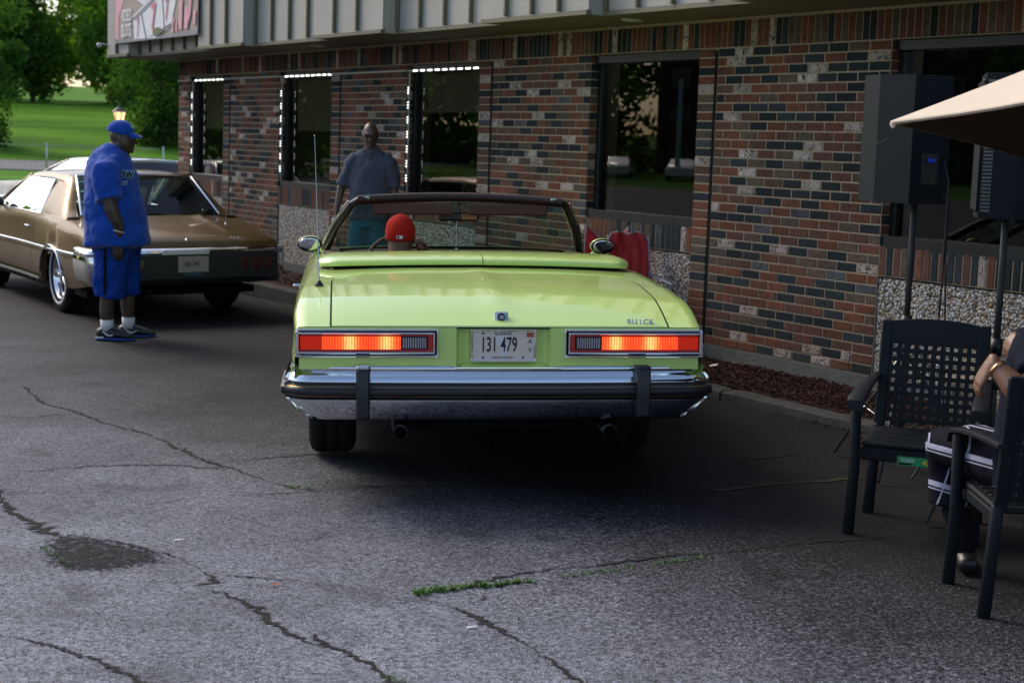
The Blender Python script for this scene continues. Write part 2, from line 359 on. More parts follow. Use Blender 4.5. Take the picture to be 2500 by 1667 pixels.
def hillz(x, y):
    t = max(0, min(1, (y - 93) / 45)); t = t * t * (3 - 2 * t)
    return -.3 + t * 4.1 + (y > 138) * (y - 138) * .03
def basez(x, y):
    z = ground_z(x, y) - .05
    if y > 55 or x < -60:
        z = min(z, -.14)
    if y > 90: z = -.14 + (hillz(x, y) + .3)
    return z
mb = MB(); ys = [-600, -60, -15, 0, 10, 20, 30, 40, 54, 60, 66, 72, 80, 90, 95, 100, 105, 110, 115, 120, 125, 130, 135, 140, 160, 200, 300, 700]
xs = [-700, -300, -150, -100, -80, -60, -50, -40, -30, -20, -10, -4.5, 0, 4.5, 10, 30, 80, 200, 700]
mb.grid([[Vector((x, y, basez(x, y))) for x in xs] for y in ys], flip=False)
def grassmat():
    m, nt, b = newmat('mown_grass'); N = nt.nodes; L = nt.links
    geo = N.new('ShaderNodeNewGeometry')
    mp = N.new('ShaderNodeMapping'); mp.inputs['Scale'].default_value = (.05, .22, .05); L.new(geo.outputs['Position'], mp.inputs[0])
    n = N.new('ShaderNodeTexNoise'); n.inputs['Scale'].default_value = 1; n.inputs['Detail'].default_value = 8; L.new(mp.outputs[0], n.inputs['Vector'])
    cr = N.new('ShaderNodeValToRGB'); e = cr.color_ramp.elements; e[0].position = .32; e[0].color = (.030, .105, .007, 1); e[1].position = .66; e[1].color = (.115, .27, .015, 1); L.new(n.outputs['Fac'], cr.inputs[0])
    n2 = N.new('ShaderNodeTexNoise'); n2.inputs['Scale'].default_value = 6; n2.inputs['Detail'].default_value = 5; L.new(geo.outputs['Position'], n2.inputs['Vector'])
    mx = N.new('ShaderNodeMix'); mx.data_type = 'RGBA'; mx.blend_type = 'OVERLAY'; mx.inputs['Factor'].default_value = .5; L.new(cr.outputs[0], mx.inputs['A']); L.new(n2.outputs['Fac'], mx.inputs['B'])
    L.new(mx.outputs['Result'], b.inputs['Base Color']); b.inputs['Roughness'].default_value = .95; b.inputs['Specular IOR Level'].default_value = .08
    bp = N.new('ShaderNodeBump'); bp.inputs['Strength'].default_value = .7; bp.inputs['Distance'].default_value = .05; L.new(n2.outputs['Fac'], bp.inputs['Height']); L.new(bp.outputs[0], b.inputs['Normal'])
    return m
M['grass'] = grassmat()
tag(mb.build('ground', M['grass'], smooth=True, fixn=True), kind='structure')

# car park sheet (fine near the camera so the surface can undulate a little)
def lotz(x, y): return ground_z(x, y) + .006 * noise.noise(Vector((x * .6, y * .6, 0)))
mb = MB()
def steps(a, b, n): return [a + (b - a) * i / n for i in range(n + 1)]
gx = steps(-60, -8, 12)[:-1] + steps(-8, 5, 60)[:-1] + steps(5, 16, 8); gy = steps(-25, 2, 10)[:-1] + steps(2, 22, 80)[:-1] + steps(22, 55, 16)
mb.grid([[Vector((x, y, lotz(x, y))) for x in gx] for y in gy])
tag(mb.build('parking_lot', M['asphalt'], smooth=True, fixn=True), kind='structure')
M['road'] = pm('pale_road', (.19, .18, .185), .85, var=.2, vs=.6)
mb = MB(); mb.box(-700, 60, 71, 92, -.4, -.09)
tag(mb.build('road', M['road']), kind='structure')

# cracks, drawn as jagged strips lying in the asphalt
def ribbon(mb, pts, w, seed, lift=.004, jag=.5):
    rnd = random.Random(seed); L_ = []; R_ = []
    P = []
    for i in range(len(pts) - 1):
        a = Vector(pts[i] + (0,)) if len(pts[i]) == 2 else Vector(pts[i]); b = Vector(pts[i + 1] + (0,)) if len(pts[i + 1]) == 2 else Vector(pts[i + 1])
        n = max(2, int((b - a).length / .016))
        for k in range(n): P.append(a.lerp(b, k / n))
    P.append(b)
    for i, p in enumerate(P):
        t = (P[min(i + 1, len(P) - 1)] - P[max(0, i - 1)]).normalized(); s = Vector((-t.y, t.x, 0))
        q = p + s * (.05 * noise.noise(p * 2.2) + .022 * noise.noise(p * 14))
        e = min(1, i / 8, (len(P) - 1 - i) / 8 + .05)
        g_ = max(.12, .55 + 1.1 * noise.noise(p * 2.6 + Vector((9, seed, 0)))); wl_ = w * e * g_ * (.35 + 1.1 * rnd.random() ** 2); wr = w * e * g_ * (.35 + 1.1 * rnd.random() ** 2)
        A = q + s * wl_; B = q - s * wr
        L_.append(Vector((A.x, A.y, lotz(A.x, A.y) + lift))); R_.append(Vector((B.x, B.y, lotz(B.x, B.y) + lift)))
    C_ = [(r_ + l_) / 2 for r_, l_ in zip(R_, L_)]
    mb.grid([R_, C_, L_]); n = len(R_); mb.fade += [0] * n + [1] * n + [0] * n
mb = MB(); mb.fade = []
crk = [([(-3.38, 10.85), (-3.07, 10.22), (-2.76, 9.82), (-2.49, 9.52), (-2.13, 9.11), (-1.87, 8.72), (-1.6, 8.37), (-1.37, 8.09), (-1.2, 7.89), (-1.04, 7.69)], .05),
       ([(-3.14, 9.63), (-2.96, 9.56), (-2.71, 9.74), (-2.5, 9.55)], .035), ([(-1.6, 8.37), (-1.42, 8.38), (-1.25, 8.51), (-.95, 8.62)], .03), ([(-2.61, 8.02), (-2.46, 7.97), (-2.2, 8.15), (-1.72, 8.24), (-1.4, 8.15)], .03),
       ([(-1.7, 7.27), (-1.49, 7.44), (-1.19, 7.54), (-.87, 7.7), (-.58, 7.79)], .032), ([(-2.5, 7.6), (-2.4, 7.37), (-2.23, 7.07), (-2.05, 6.83), (-1.9, 6.68)], .09), ([(-1.95, 6.72), (-1.7, 6.62), (-1.43, 6.41), (-1.29, 6.31), (-1.18, 6.18)], .06),
       ([(-1.21, 5.93), (-1.07, 5.81), (-.95, 5.68), (-.79, 5.45), (-.68, 5.28), (-.6, 5.2)], .075), ([(-.7, 5.38), (-.58, 5.21), (-.46, 5.08), (-.35, 4.91), (-.2, 4.7)], .07), ([(-1.18, 6.18), (-1.1, 6.0), (-1.21, 5.93)], .05),
       ([(-.33, 5.9), (-.25, 5.78), (-.16, 5.72), (0, 5.43), (.12, 5.19), (.25, 4.93), (.4, 4.7)], .05), ([(-.16, 5.72), (-.09, 5.83), (-.04, 5.98)], .025), ([(-.36, 5.9), (-.8, 6.0), (-1.15, 6.1)], .03),
       ([(-3.22, 14.61), (-2.87, 14.3), (-2.53, 13.53)], .04), ([(-2.66, 13.07), (-2.26, 13.25), (-1.89, 13.75)], .035), ([(-3.6, 12.0), (-2.6, 12.2), (-1.8, 12.9)], .035),
       ([(-.33, 5.9), (-.1, 6.06), (.25, 6.29), (.62, 6.44), (1.01, 6.62), (1.27, 6.73), (1.8, 7.0)], .05), ([(-1.9, 5.4), (-1.5, 5.2), (-1.2, 4.9), (-1.0, 4.7)], .045), ([(-1.04, 7.69), (-.7, 7.8), (-.3, 7.78)], .025), ([(.7, 8.5), (1.3, 8.6), (2.0, 9.0)], .03)]
for i, (p, w) in enumerate(crk): ribbon(mb, p, w * .9, i)
o = tag(mb.build('asphalt_cracks', M['crack']), kind='structure'); setfade(o, mb.fade)
# eroded hollow at the left
def patch(pts, seed, mat, name, lift=.003, amp=.05):
    mb = MB(); c = sum((Vector((x, y, 0)) for x, y in pts), Vector()) / len(pts); ring = []
    n = len(pts)
    for i in range(n):
        a = Vector((*pts[i], 0)); b = Vector((*pts[(i + 1) % n], 0)); k = max(3, int((b - a).length / .02))
        for j in range(k):
            p = a.lerp(b, j / k); q = p + Vector((noise.noise(p * 6 + Vector((seed, 0, 0))), noise.noise(p * 6 + Vector((0, seed, 0))), 0)) * amp + Vector((noise.noise(p * 28), noise.noise(p * 28 + Vector((5, 5, 0))), 0)) * amp * .5
            ring.append(q)
    rings = [[Vector((q.x, q.y, lotz(q.x, q.y) + lift)) for q in ring]]
    for s, d in ((.93, .0), (.8, 0), (.6, 0), (.3, 0)): rings.append([Vector((c.x + (q.x - c.x) * s, c.y + (q.y - c.y) * s, lotz(c.x + (q.x - c.x) * s, c.y + (q.y - c.y) * s) + lift)) for q in ring])
    mb.grid(rings, close=True); n = len(ring); mb.add(rings[-1], [tuple(range(n))]); o = tag(mb.build(name, mat), kind='structure'); setfade(o, [0] * n + [.45] * n + [.8] * n + [1] * n + [1] * n + [1] * n); return o
patch([(-2.06, 6.74), (-1.87, 6.80), (-1.68, 6.66), (-1.50, 6.55), (-1.36, 6.45), (-1.30, 6.30), (-1.40, 6.14), (-1.52, 6.10), (-1.66, 6.05), (-1.80, 6.08), (-1.90, 6.18), (-1.98, 6.5)], 3, M['erode'], 'broken_hollow')
# joint edge with moss
M['edgepaint'] = pm('worn_paint', (.30, .28, .2), .9, var=.5, vs=30)
mb = MB(); mb.fade = []; ribbon(mb, [(2.0, 9.35), (2.9, 9.6)], .05, 51); ribbon(mb, [(.9, 7.75), (1.9, 8.2)], .03, 52)
tag(mb.build('faded_bay_lines', pm('faded_yellow_paint', (.06, .05, .03), .9, var=.6, vs=25)), kind='structure')

# moss and grass blades in the joint
M['moss'] = pm('moss', (.055, .11, .02), .9, var=.5, vs=30, bump=.6)
M['blade'] = pm('grass_blade', (.07, .18, .02), .6, var=.4, vs=20)
rnd = random.Random(5); mb = MB()
def blade(mb, x, y, z, h, w, a, lean, mi=0):
    d = Vector((math.cos(a), math.sin(a), 0)); s = Vector((-d.y, d.x, 0)) * w
    p0 = Vector((x, y, z)); p1 = p0 + d * lean * .4 + Vector((0, 0, h * .65)); p2 = p0 + d * lean + Vector((0, 0, h))
    mb.add([p0 - s, p0 + s, p1 + s * .7, p1 - s * .7, p2], [(0, 1, 2, 3), (3, 2, 4)], mi)
for (a, b_, n, h, w) in [((-.34, 5.89), (.1, 6.08), 620, .017, 1.2), ((.1, 6.08), (.5, 6.3), 190, .010, 1.1), ((.5, 6.3), (.85, 6.5), 150, .010, 1.), ((.6, 6.36), (.9, 6.53), 90, .012, .6), ((-.36, 4.92), (-.3, 4.88), 30, .014, .7), ((-1.1, 7.74), (-.95, 7.7), 60, .02, .8), ((-1.95, 6.5), (-1.75, 6.2), 60, .016, .8), ((-3.0, 10.2), (-1.6, 8.3), 50, .012, .6)]:
    for k in range(n):
        t = rnd.random() ** 1.2; t = t + .03 * math.sin(t * 47) + .015 * math.sin(t * 113); q_ = 1.2 - .8 * t if n > 250 else .8; x = a[0] + (b_[0] - a[0]) * t + rnd.gauss(0, .010) * q_; y = a[1] + (b_[1] - a[1]) * t + rnd.gauss(0, .014) * q_ + .008 * math.sin(x * 40)
        if n > 100 and noise.noise(Vector((x * 11, y * 11, 3))) < -.30 + .14 * (n < 400): continue
        blade(mb, x, y, lotz(x, y), h * rnd.uniform(.4, 1.3), .0022 * w, rnd.uniform(0, 6.28), rnd.uniform(.5, 2.2) * h, rnd.choice((0, 0, 0, 1)))
tag(mb.build('grass_tufts', [M['blade'], M['moss']]), 'grass and moss growing along the joint in the asphalt', 'grass', kind='stuff')

# ================================================================ BUILDING
bld = empty('brick_restaurant', (WX, WY, 0), (0, 0, math.atan2(WD.y, WD.x)))
tag(bld, 'long single storey restaurant of mixed red and charcoal brick with a grey metal fascia', 'building')
UL, UR = -11.19, 9.0
WIN = [(-10.75, -9.57), (-7.80, -6.375), (-4.62, -3.165), (-1.335, .118), (2.127, 3.72), (5.9, 7.4)]
JOINT = [-9.345, -6.15, -2.942, .322, 3.95, 7.63]
PIERS = [(UL, -10.75)] + [(WIN[i][1], WIN[i + 1][0]) for i in range(5)] + [(WIN[5][1], UR)]
ZT, ZB = zv(0), zv(33)
# core with openings (mortar)
mb = MB()
for a, b_ in PIERS: mb.box(a + (.0 if a > UL else 0), b_, .0035, .30, ZB, ZT)
for a, b_ in WIN: mb.box(a + .001, b_ - .001, .0035, .30, zv(23), zv(20.2))
mb.box(UL, UR, .0037, .30, ZT + .001, zv(-3.4))
mb.box(UL, UL + .3, .3, 9, -.3, zv(-3.4)); mb.box(UR - .3, UR, .3, 9, -.3, zv(-3.4)); mb.box(UL + .3, UR - .3, 8.7, 9, -.3, zv(-3.4))
mb.build('wall', M['mortar'], bld)
mb = MB(); mb.box(UL - .02, UR + .02, -.035, .32, -.3, ZB - .002); mb.build('foundation', M['concrete'], bld)
mb = MB(); mb.box(UL + .3, UR - .3, .45, 8.7, .15, .20); mb.build('floor', M['void'], bld)
mb = MB(); mb.box(UL + .3, UR - .3, 3.2, 3.25, .2, zv(-3.3)); mb.build('partition', M['void'], bld)
# aggregate panels under the windows
def aggmat():
    m, nt, b = newmat('exposed_aggregate'); N = nt.nodes; L = nt.links
    geo = N.new('ShaderNodeNewGeometry')
    vo = N.new('ShaderNodeTexVoronoi'); vo.inputs['Scale'].default_value = 52; L.new(geo.outputs['Position'], vo.inputs['Vector'])
    sp = N.new('ShaderNodeSeparateColor'); L.new(vo.outputs['Color'], sp.inputs[0])
    cr = N.new('ShaderNodeValToRGB'); cr.color_ramp.interpolation = 'CONSTANT'; e = cr.color_ramp.elements
    cols = [(0, (.46, .44, .42)), (.3, (.33, .31, .29)), (.5, (.56, .54, .52)), (.66, (.25, .16, .085)), (.78, (.05, .05, .045)), (.88, (.40, .32, .22))]
    while len(e) < len(cols): e.new(.5)
    for i, (p, c) in enumerate(cols): e[i].position = p; e[i].color = (*c, 1)
    L.new(sp.outputs[0], cr.inputs[0])
    mr = N.new('ShaderNodeMapRange'); mr.inputs['From Min'].default_value = .35; mr.inputs['From Max'].default_value = .75; L.new(vo.outputs['Distance'], mr.inputs['Value'])
    mx = N.new('ShaderNodeMix'); mx.data_type = 'RGBA'; L.new(mr.outputs[0], mx.inputs['Factor']); L.new(cr.outputs[0], mx.inputs['A']); mx.inputs['B'].default_value = (.09, .075, .055, 1)
    L.new(mx.outputs['Result'], b.inputs['Base Color']); b.inputs['Roughness'].default_value = .6
    bp = N.new('ShaderNodeBump'); bp.invert = True; bp.inputs['Strength'].default_value = 1; bp.inputs['Distance'].default_value = .012
    L.new(vo.outputs['Distance'], bp.inputs['Height']); L.new(bp.outputs[0], b.inputs['Normal']); return m
M['agg'] = aggmat()
for a, b_ in WIN:
    mb = MB(); mb.box(a + .004, b_ - .004, .012, .30, ZB + .001, zv(23) - .012); mb.build('aggregate_panel', M['agg'], bld)

# bricks -----------------------------------------------------------
def brickmesh(mb, x0, x1, z0, z1, mi=0, y0=.0, y1=.05, b=.003, jit=0):
    y = y0 - jit
    vs_ = [(x0, y1, z0), (x1, y1, z0), (x1, y1, z1), (x0, y1, z1), (x0, y + b, z0), (x1, y + b, z0), (x1, y + b, z1), (x0, y + b, z1),
           (x0 + b, y, z0 + b), (x1 - b, y, z0 + b), (x1 - b, y, z1 - b), (x0 + b, y, z1 - b)]
    mb.add(vs_, [(0, 1, 5, 4), (1, 2, 6, 5), (2, 3, 7, 6), (3, 0, 4, 7), (4, 5, 9, 8), (5, 6, 10, 9), (6, 7, 11, 10), (7, 4, 8, 11), (8, 9, 10, 11)], mi)
MORT = .0115
ROWS = ["DPDDRDDTR", "rPDRRDRDP", "RDDRDPDDD", "rDRDTPDDDd", "TPRRRRRDD", "dRRTRRDDRr", "RDDDRRDRR", "dPRDDDDRRr", "RTDRRRRPR", "rRTRRTRRTr", "RRRDDPRRR", "rRPRTPRDTd",
        "TDTDTDTDT", "rRPRTRDRTp", "RDTRDPDRR", "tRPDDDDDRr", "RRRDRDRRD", "pRDBRBDRRr", "DDDRTRRTD", "rRRBRRRRRt", "DRTDRDRTR", "tPDDPDTDTt", "TDDRRTTDP", "tTRBRRTBRr",
        "RRDRDRDDB", "tDDRRDDDTt", "TRRRDRDRR", "dRRRRRRDRt", "DDPDDDDRR", "rRTTDRRRDd", "RDDDDRDRR", "dRPRRRPDpR", "RRRDPDPRD"]
meshcache = {}
def brickobj(cls, w, h, name, x, z):
    k = (cls, round(w, 3), round(h, 3))
    if k not in meshcache:
        b = MB(); brickmesh(b, -w / 2, w / 2, -h / 2, h / 2); meshcache[k] = b.mesh(name, M[cls])
    return link(name, meshcache[k], bld, (x, -random.uniform(0, .003), z))
p0, p1 = .338, 2.127; pit = (p1 - p0) / 9; cnt = 0
for k, row in enumerate(ROWS):
    x = p0; zc = (zv(k) + zv(k + 1)) / 2; h = CH - MORT
    L_ = [.5 if c.islower() else 1 for c in row]
    sc_ = 9 / sum(L_)
    for c, l in zip(row, L_):
        w = pit * l * sc_; cnt += 1
        brickobj(c.upper(), w - MORT * 1.15, h, 'brick', x + w / 2, zc); x += w
stuff = MB(); rb = random.Random(11)
def rc(): return rb.choices(range(5), BKW)[0]
for i, (a, b_) in enumerate(PIERS):
    for k in range(33):
        z0, z1 = zv(k + 1) + MORT / 2, zv(k) - MORT / 2
        segs = []
        if i > 0:
            j = JOINT[i - 1]; segs.append((a, j - .012, [(a, j - .012)]))
            st = j + .016
        else: st = a
        if i == 4:
            ends = []
        else:
            n = max(1, round((b_ - st) / .2)); pt = (b_ - st) / n; ends = []
            x = st
            if k % 2: ends.append((x, x + pt / 2)); x += pt / 2
            while x < b_ - .01:
                e = min(b_, x + pt); ends.append((x, e)); x = e
        allb = ends + ([segs[0][2][0]] if i > 0 else [])
        for (x0, x1) in allb: brickmesh(stuff, x0 + MORT / 2 * (x0 > a), x1 - MORT / 2 * (x1 < b_), z0, z1, rc(), y1=.06, jit=rb.uniform(0, .003))
# returns into the window openings
for a, b_ in WIN:
    for k in range(20):
        z0, z1 = zv(k + 1) + MORT / 2, zv(k) - MORT / 2
        stuff.box(a - .02, a + .0035, .008, .10, z0, z1, rc()); stuff.box(b_ - .0035, b_ + .02, .008, .10, z0, z1, rc())
# building end wall
for k in range(33):
    x = .0 + (.1 if k % 2 else 0)
    while x < 3: stuff.box(UL - .006, UL + .02, x + .005, x + .195, zv(k + 1) + MORT / 2, zv(k) - MORT / 2, rc()); x += .2
# soldier courses
SP = .0672
u = UL
while u < UR - .05:
    if -1.5 < u < 3.6: 
        c = BK[rc()]; brickobj(c, SP - .009, 3 * CH - .012, 'soldier_brick', u + SP / 2, (zv(0) + zv(-3)) / 2)
    else: brickmesh(stuff, u + .0045, u + SP - .0045, zv(0) + .006, zv(-3) - .006, rc(), y1=.06, jit=rb.uniform(0, .002))
    u += SP
for i, (a, b_) in enumerate(WIN):
    n = round((b_ - a) / SP); q = (b_ - a) / n
    for k in range(n):
        if i in (3, 4): brickobj(BK[rc()], q - .010, 3 * CH - .012, 'sill_brick', a + (k + .5) * q, (zv(20) + zv(23)) / 2)
        else: brickmesh(stuff, a + k * q + .0045, a + (k + 1) * q - .0045, zv(23) + .006, zv(20) - .006, rc(), y1=.06)
tag(stuff.build('bricks', [M[c] for c in BK], bld), kind='stuff')
for j in JOINT: mb = MB(); mb.box(j - .0115, j + .0155, -.002, .02, ZB, zv(.2)); mb.build('expansion_joint', M['dark'], bld)

# windows ----------------------------------------------------------
M['shade'] = pm('brown_roller_shade', (.30, .235, .15), .9, var=.15, vs=2)
fw = .055
for i, (a, b_) in enumerate(WIN):
    mb = MB(); y0, y1 = .072, .15; zt, zb = zv(0) - .002, zv(20.2) + .003
    a2, b2 = a + .004, b_ - .004
    mb.bbox(a2, b2, y0 - .03, y1, zt - .07, zt, .004); mb.bbox(a2, b2, y0 - .055, y1, zb, zb + .075, .004)
    mb.bbox(a2, a2 + fw, y0 + .002, y1 - .002, zb + .075, zt - .07, .004); mb.bbox(b2 - fw, b2, y0 + .002, y1 - .002, zb + .075, zt - .07, .004)
    w = mb.build('window', M['bronze'], bld)
    mb = MB(); mb.quad((a2 + fw, y0 + .035, zb + .075), (b2 - fw, y0 + .035, zb + .075), (b2 - fw, y0 + .035, zt - .07), (a2 + fw, y0 + .035, zt - .07)); mb.build('pane', M['pane'], w)
    if i < 3:
        mb = MB(); mb.box(a2 + fw + .10, b2 - fw, y0 + .10, y0 + .105, zv(10.2 if i < 2 else 7), zt - .08); mb.build('roller_shade', M['shade'], w)

# LED strips -------------------------------------------------------
def led(i, label, leftpipe=True):
    a, b_ = WIN[i]; t = empty('light_strip', tuple(wp(a, .03, zv(1))), (0, 0, math.atan2(WD.y, WD.x)))
    tag(t, label, 'string lights', 'strips of white lights round the windows')
    W = b_ - a; yl = .085; zt, zb = zv(.9) - zv(1), zv(19.3) - zv(1)
    mb = MB(); rr = .009
    mb.box(.035, W, yl - rr, yl + rr, zt - rr, zt + rr); mb.box(.005, .019, .052, .068, zb, zt - rr * 2); mb.box(.035, W, yl - rr, yl + rr, zb - rr * 2.2, zb - rr * .1)
    if i > 0:
        g = WIN[i - 1][1] - a; mb.box(g, 0, .012, .028, zt - rr * .8, zt + rr * .8); mb.box(-.001, .04, .03, yl - rr, zt - rr * .7, zt + rr * .7)
    else: mb.box(-.45, 0, .012, .028, zt - rr * .8, zt + rr * .8)
    mb.build('strip', M['strip'], t)
    mb = MB(); n = int(W / .152)
    for k in range(n): x = .07 + k * (W - .1) / n; mb.bbox(x, x + .085, yl - .022, yl - .005, zt - .008, zt + .008, .003)
    for g in range(7):
        z = zt - .17 - g * .148
        for q in range(3): mb.ell((.012, .046, z - q * .027), (.0065, .006, .0075), 8, 5)
    if i < 2:
        for k in range(n): x = .06 + k * (W - .08) / n; mb.bbox(x, x + .09, yl - .022, yl - .005, zb - .018, zb - .002, .003)
    else: mb.bbox(.04, .5, yl - .02, yl - .005, zb - .015, zb - .003, .003)
    tag(mb.build('bulbs', M['led'], t), kind='stuff')
led(0, 'white light strip framing the window nearest the end of the restaurant')
led(1, 'white light strip framing the window left of the man in grey')
led(2, 'white light strip on the window right of the man in grey')
mb = MB(); mb.box(0, .075, 0, .02, 0, .014)
tag(mb.build('light_tube', M['led'], loc=tuple(wp(.035, -.062, zv(.62))), rot=(0, 0, math.atan2(WD.y, WD.x))), 'short white light tube at the top corner of the large dark window', 'light')

# fascia -----------------------------------------------------------
ZS = zv(-3.2); FT = ZS + 1.55
OUT, INN = .84, .68
BAYS = [(-11.66, -10.79), (-8.27, -6.90), (-5.05, -3.54), (-1.72, -.18), (1.50, 3.0), (4.9, 6.4)]
def run(a, b_, off):
    n = max(1, round((b_ - a) / .44)); q = (b_ - a) / n
    for k in range(n):
        x0, x1 = a + k * q, a + (k + 1) * q
        mb = MB(); mb.box(x0 + .003, x1 - .003, -off, -off + .02, ZS + .035, FT); mb.build('fascia_panel', M['fascia'], bld)
        if k: mb = MB(); mb.bbox(x0 - .014, x0 + .014, -off - .038, -off - .0005, ZS + .04, FT, .003); mb.build('seam', M['seam'], bld)
    mb = MB(); mb.box(a, b_, -off - .022, -off + .03, ZS, ZS + .034); mb.build('fascia_trim', M['seam'], bld)
edges = [-11.66] ; prev = None
for i, (a, b_) in enumerate(BAYS):
    run(a, b_, OUT)
    # return walls
    for x, s in ((b_, 1), (a, -1)):
        if x == -11.66: continue
        mb = MB(); mb.box(*(sorted((x - .02 * s, x))), -OUT + .021, -INN, ZS + .002, FT); mb.build('fascia_panel', M['fascia'], bld)
        mb = MB(); xx = x + .02 * s; mb.bbox(xx - .016, xx + .016, -INN - .036, -INN - .001, ZS + .04, FT, .003); mb.build('seam', M['seam'], bld)
    nx = BAYS[i + 1][0] if i + 1 < len(BAYS) else UR + .4
    run(b_, nx, INN)
mb = MB(); mb.box(-11.66, -11.64, -OUT + .021, 9.0, ZS + .003, FT); mb.build('fascia_panel', M['fascia'], bld)
mb = MB()
for a, b_ in BAYS: mb.box(a + .021, b_ - .021, -OUT + .02, -INN, ZS + .004, ZS + .03)
mb.box(-11.63, UR + .3, -INN + .021, .0, ZS + .001, ZS + .027); mb.box(-11.63, UL - .01, .0, 9, ZS + .001, ZS + .027); mb.build('soffit', M['soffit'], bld)
mb = MB(); mb.box(-11.6, UR + .4, -INN, 9.0, FT - .03, FT + .02); mb.build('roof', M['dark'], bld)
for (uu, oo, lab) in [(-.2, .42, 'small recessed light under the soffit above the plain brick pier'), (-5.9, .4, 'small recessed light under the soffit above the man in grey')]:
    mb = MB(); mb.revolve([(0, .0), (0, .085), (-.012, .09), (-.018, .07), (-.018, 0)], axis='Z', seg=20)
    tag(mb.build('soffit_light', M['strip'], loc=tuple(wp(uu, oo, ZS - .001)), fixn=True), lab, 'light')
# dome camera on the corner
t = empty('security_camera', tuple(wp(-11.66, .78, ZS + .16))); tag(t, 'small pale dome security camera on the left corner of the fascia', 'camera')
mb = MB(); mb.tube([(0, 0, 0), (-.12, -.08, .02)], .012); mb.build('arm', M['strip'], t, smooth=True)
mb = MB(); mb.ell((-.15, -.10, 0), (.036, .036, .034)); mb.build('dome', pm('camera_dome', (.5, .5, .52), .25), t, smooth=True)

# banner -----------------------------------------------------------
sg = empty('banner', tuple(wp(-9.685, .885, 0)), (0, 0, math.atan2(WD.y, WD.x)))
tag(sg, 'pale video slots banner with three sevens hanging on the metal fascia', 'banner')
bz0, bz1 = 2.865, 4.2
def P2(u, z, lay): return (u, -.004 * lay, z)
def flat(name, polys, mat, lay):
    mb = MB()
    for p in polys: mb.prism([P2(a, b_, lay) for a, b_ in p], (0, .003, 0))
    return mb.build(name, mat, sg, fixn=True)
mtan = pm('banner_tan', (.40, .33, .28), .6, var=.1); mpink = pm('banner_pink', (.78, .40, .45), .6, var=.15, vs=3); mwhite = pm('banner_white', (.80, .79, .80), .6, var=.06); mgrey = pm('banner_grey', (.27, .28, .30), .6); mred = pm('banner_red', (.66, .24, .26), .6, var=.2)  # all print colours set pale
mb = MB(); mb.box(-1.515, 1.515, 0, .01, bz0, bz1); mb.build('cloth', mtan, sg)
flat('printed_shape', [[(-1.5, bz0 + .02), (-1.38, bz0 + .02), (-1.36, 3.2), (-1.15, 3.42), (-1.0, 4.1), (-1.5, 4.1)]], mpink, 1)
flat('printed_shape', [[(-1.5, bz0 + .0), (1.51, bz0), (1.51, bz0 + .055), (.2, bz0 + .03), (-.3, bz0 + .02), (-1.1, bz0 + .06), (-1.5, bz0 + .05)]], mgrey, 1)
flat('printed_reel', [[(-.72, bz0 + .03), (.05, bz0 + .01), (.62, bz0 + .13), (.78, 3.25), (.86, 3.62), (.2, 3.5), (-.45, 3.28), (-.78, 3.19)]], mwhite, 2)
flat('printed_reel', [[(-.7, 3.4), (-.35, 3.3), (.75, 3.62), (.8, 3.9), (-.6, 3.9)]], mwhite, 2)
flat('printed_line', [[(-.8, 3.16), (-.44, 3.255), (.62, 3.53), (.62, 3.50), (-.42, 3.20), (-.8, 3.12)], [(-.46, 3.2), (-.42, 3.2), (-.23, bz0 + .02), (-.28, bz0 + .02)], [(.30, 3.42), (.34, 3.42), (.44, bz0 + .07), (.40, bz0 + .07)], [(-.2, bz0 + .02), (.62, bz0 + .14), (.64, bz0 + .17), (.3, bz0 + .07), (-.1, bz0 + .035)]], mgrey, 3)
def sgtext(txt, size, u_, z_, mat, lay, sx=1, bold=0, shear=0, rot=0):
    me = text_mesh(txt, size, .001, mat, sx=sx, bold=bold, shear=shear); link('lettering', me, sg, P2(u_, z_, lay), (R(90), R(-rot), 0))
sgtext('VIDEO', .225, -1.02, 3.20, mwhite, 4, .62, .006); sgtext('SLOTS', .235, -1.02, 3.01, mwhite, 4, .60, .006)
sgtext('7', .44, .02, 3.13, mred, 4, .8, .012); sgtext('7', .36, .50, 3.2, mred, 4, .55, .01); sgtext('7', .34, -.57, 3.02, mred, 4, .45, .006)
def stroke(name, pts, w, mat, lay):
    mb = MB(); mb.tube([P2(a, b_, lay) for a, b_ in pts], [(w, .003)] * len(pts), 10, ref=(1, 0, 0)); return mb.build(name, mat, sg)
for pts, w in [([(.98, bz0 + .08), (.98, 3.0), (1.0, 3.3)], .055), ([(1.17, bz0 + .08), (1.17, 3.0), (1.19, 3.2)], .06), ([(1.2, bz0 + .14), (1.28, 3.1), (1.36, 3.5)], .035), ([(1.44, bz0 + .12), (1.45, 3.15)], .04), ([(.72, bz0 + .06), (.70, bz0 + .16), (.76, bz0 + .22)], .03), ([(.84, bz0 + .06), (.84, bz0 + .18)], .025)]: stroke('printed_letter', pts, w, mpink, 4)
flat('printed_fruit', [[(.05, bz0 + .04), (.0, bz0 + .09), (.06, bz0 + .13), (.22, bz0 + .14), (.4, bz0 + .1), (.3, bz0 + .06)]], pm('banner_fruit', (.16, .17, .09), .7), 5)

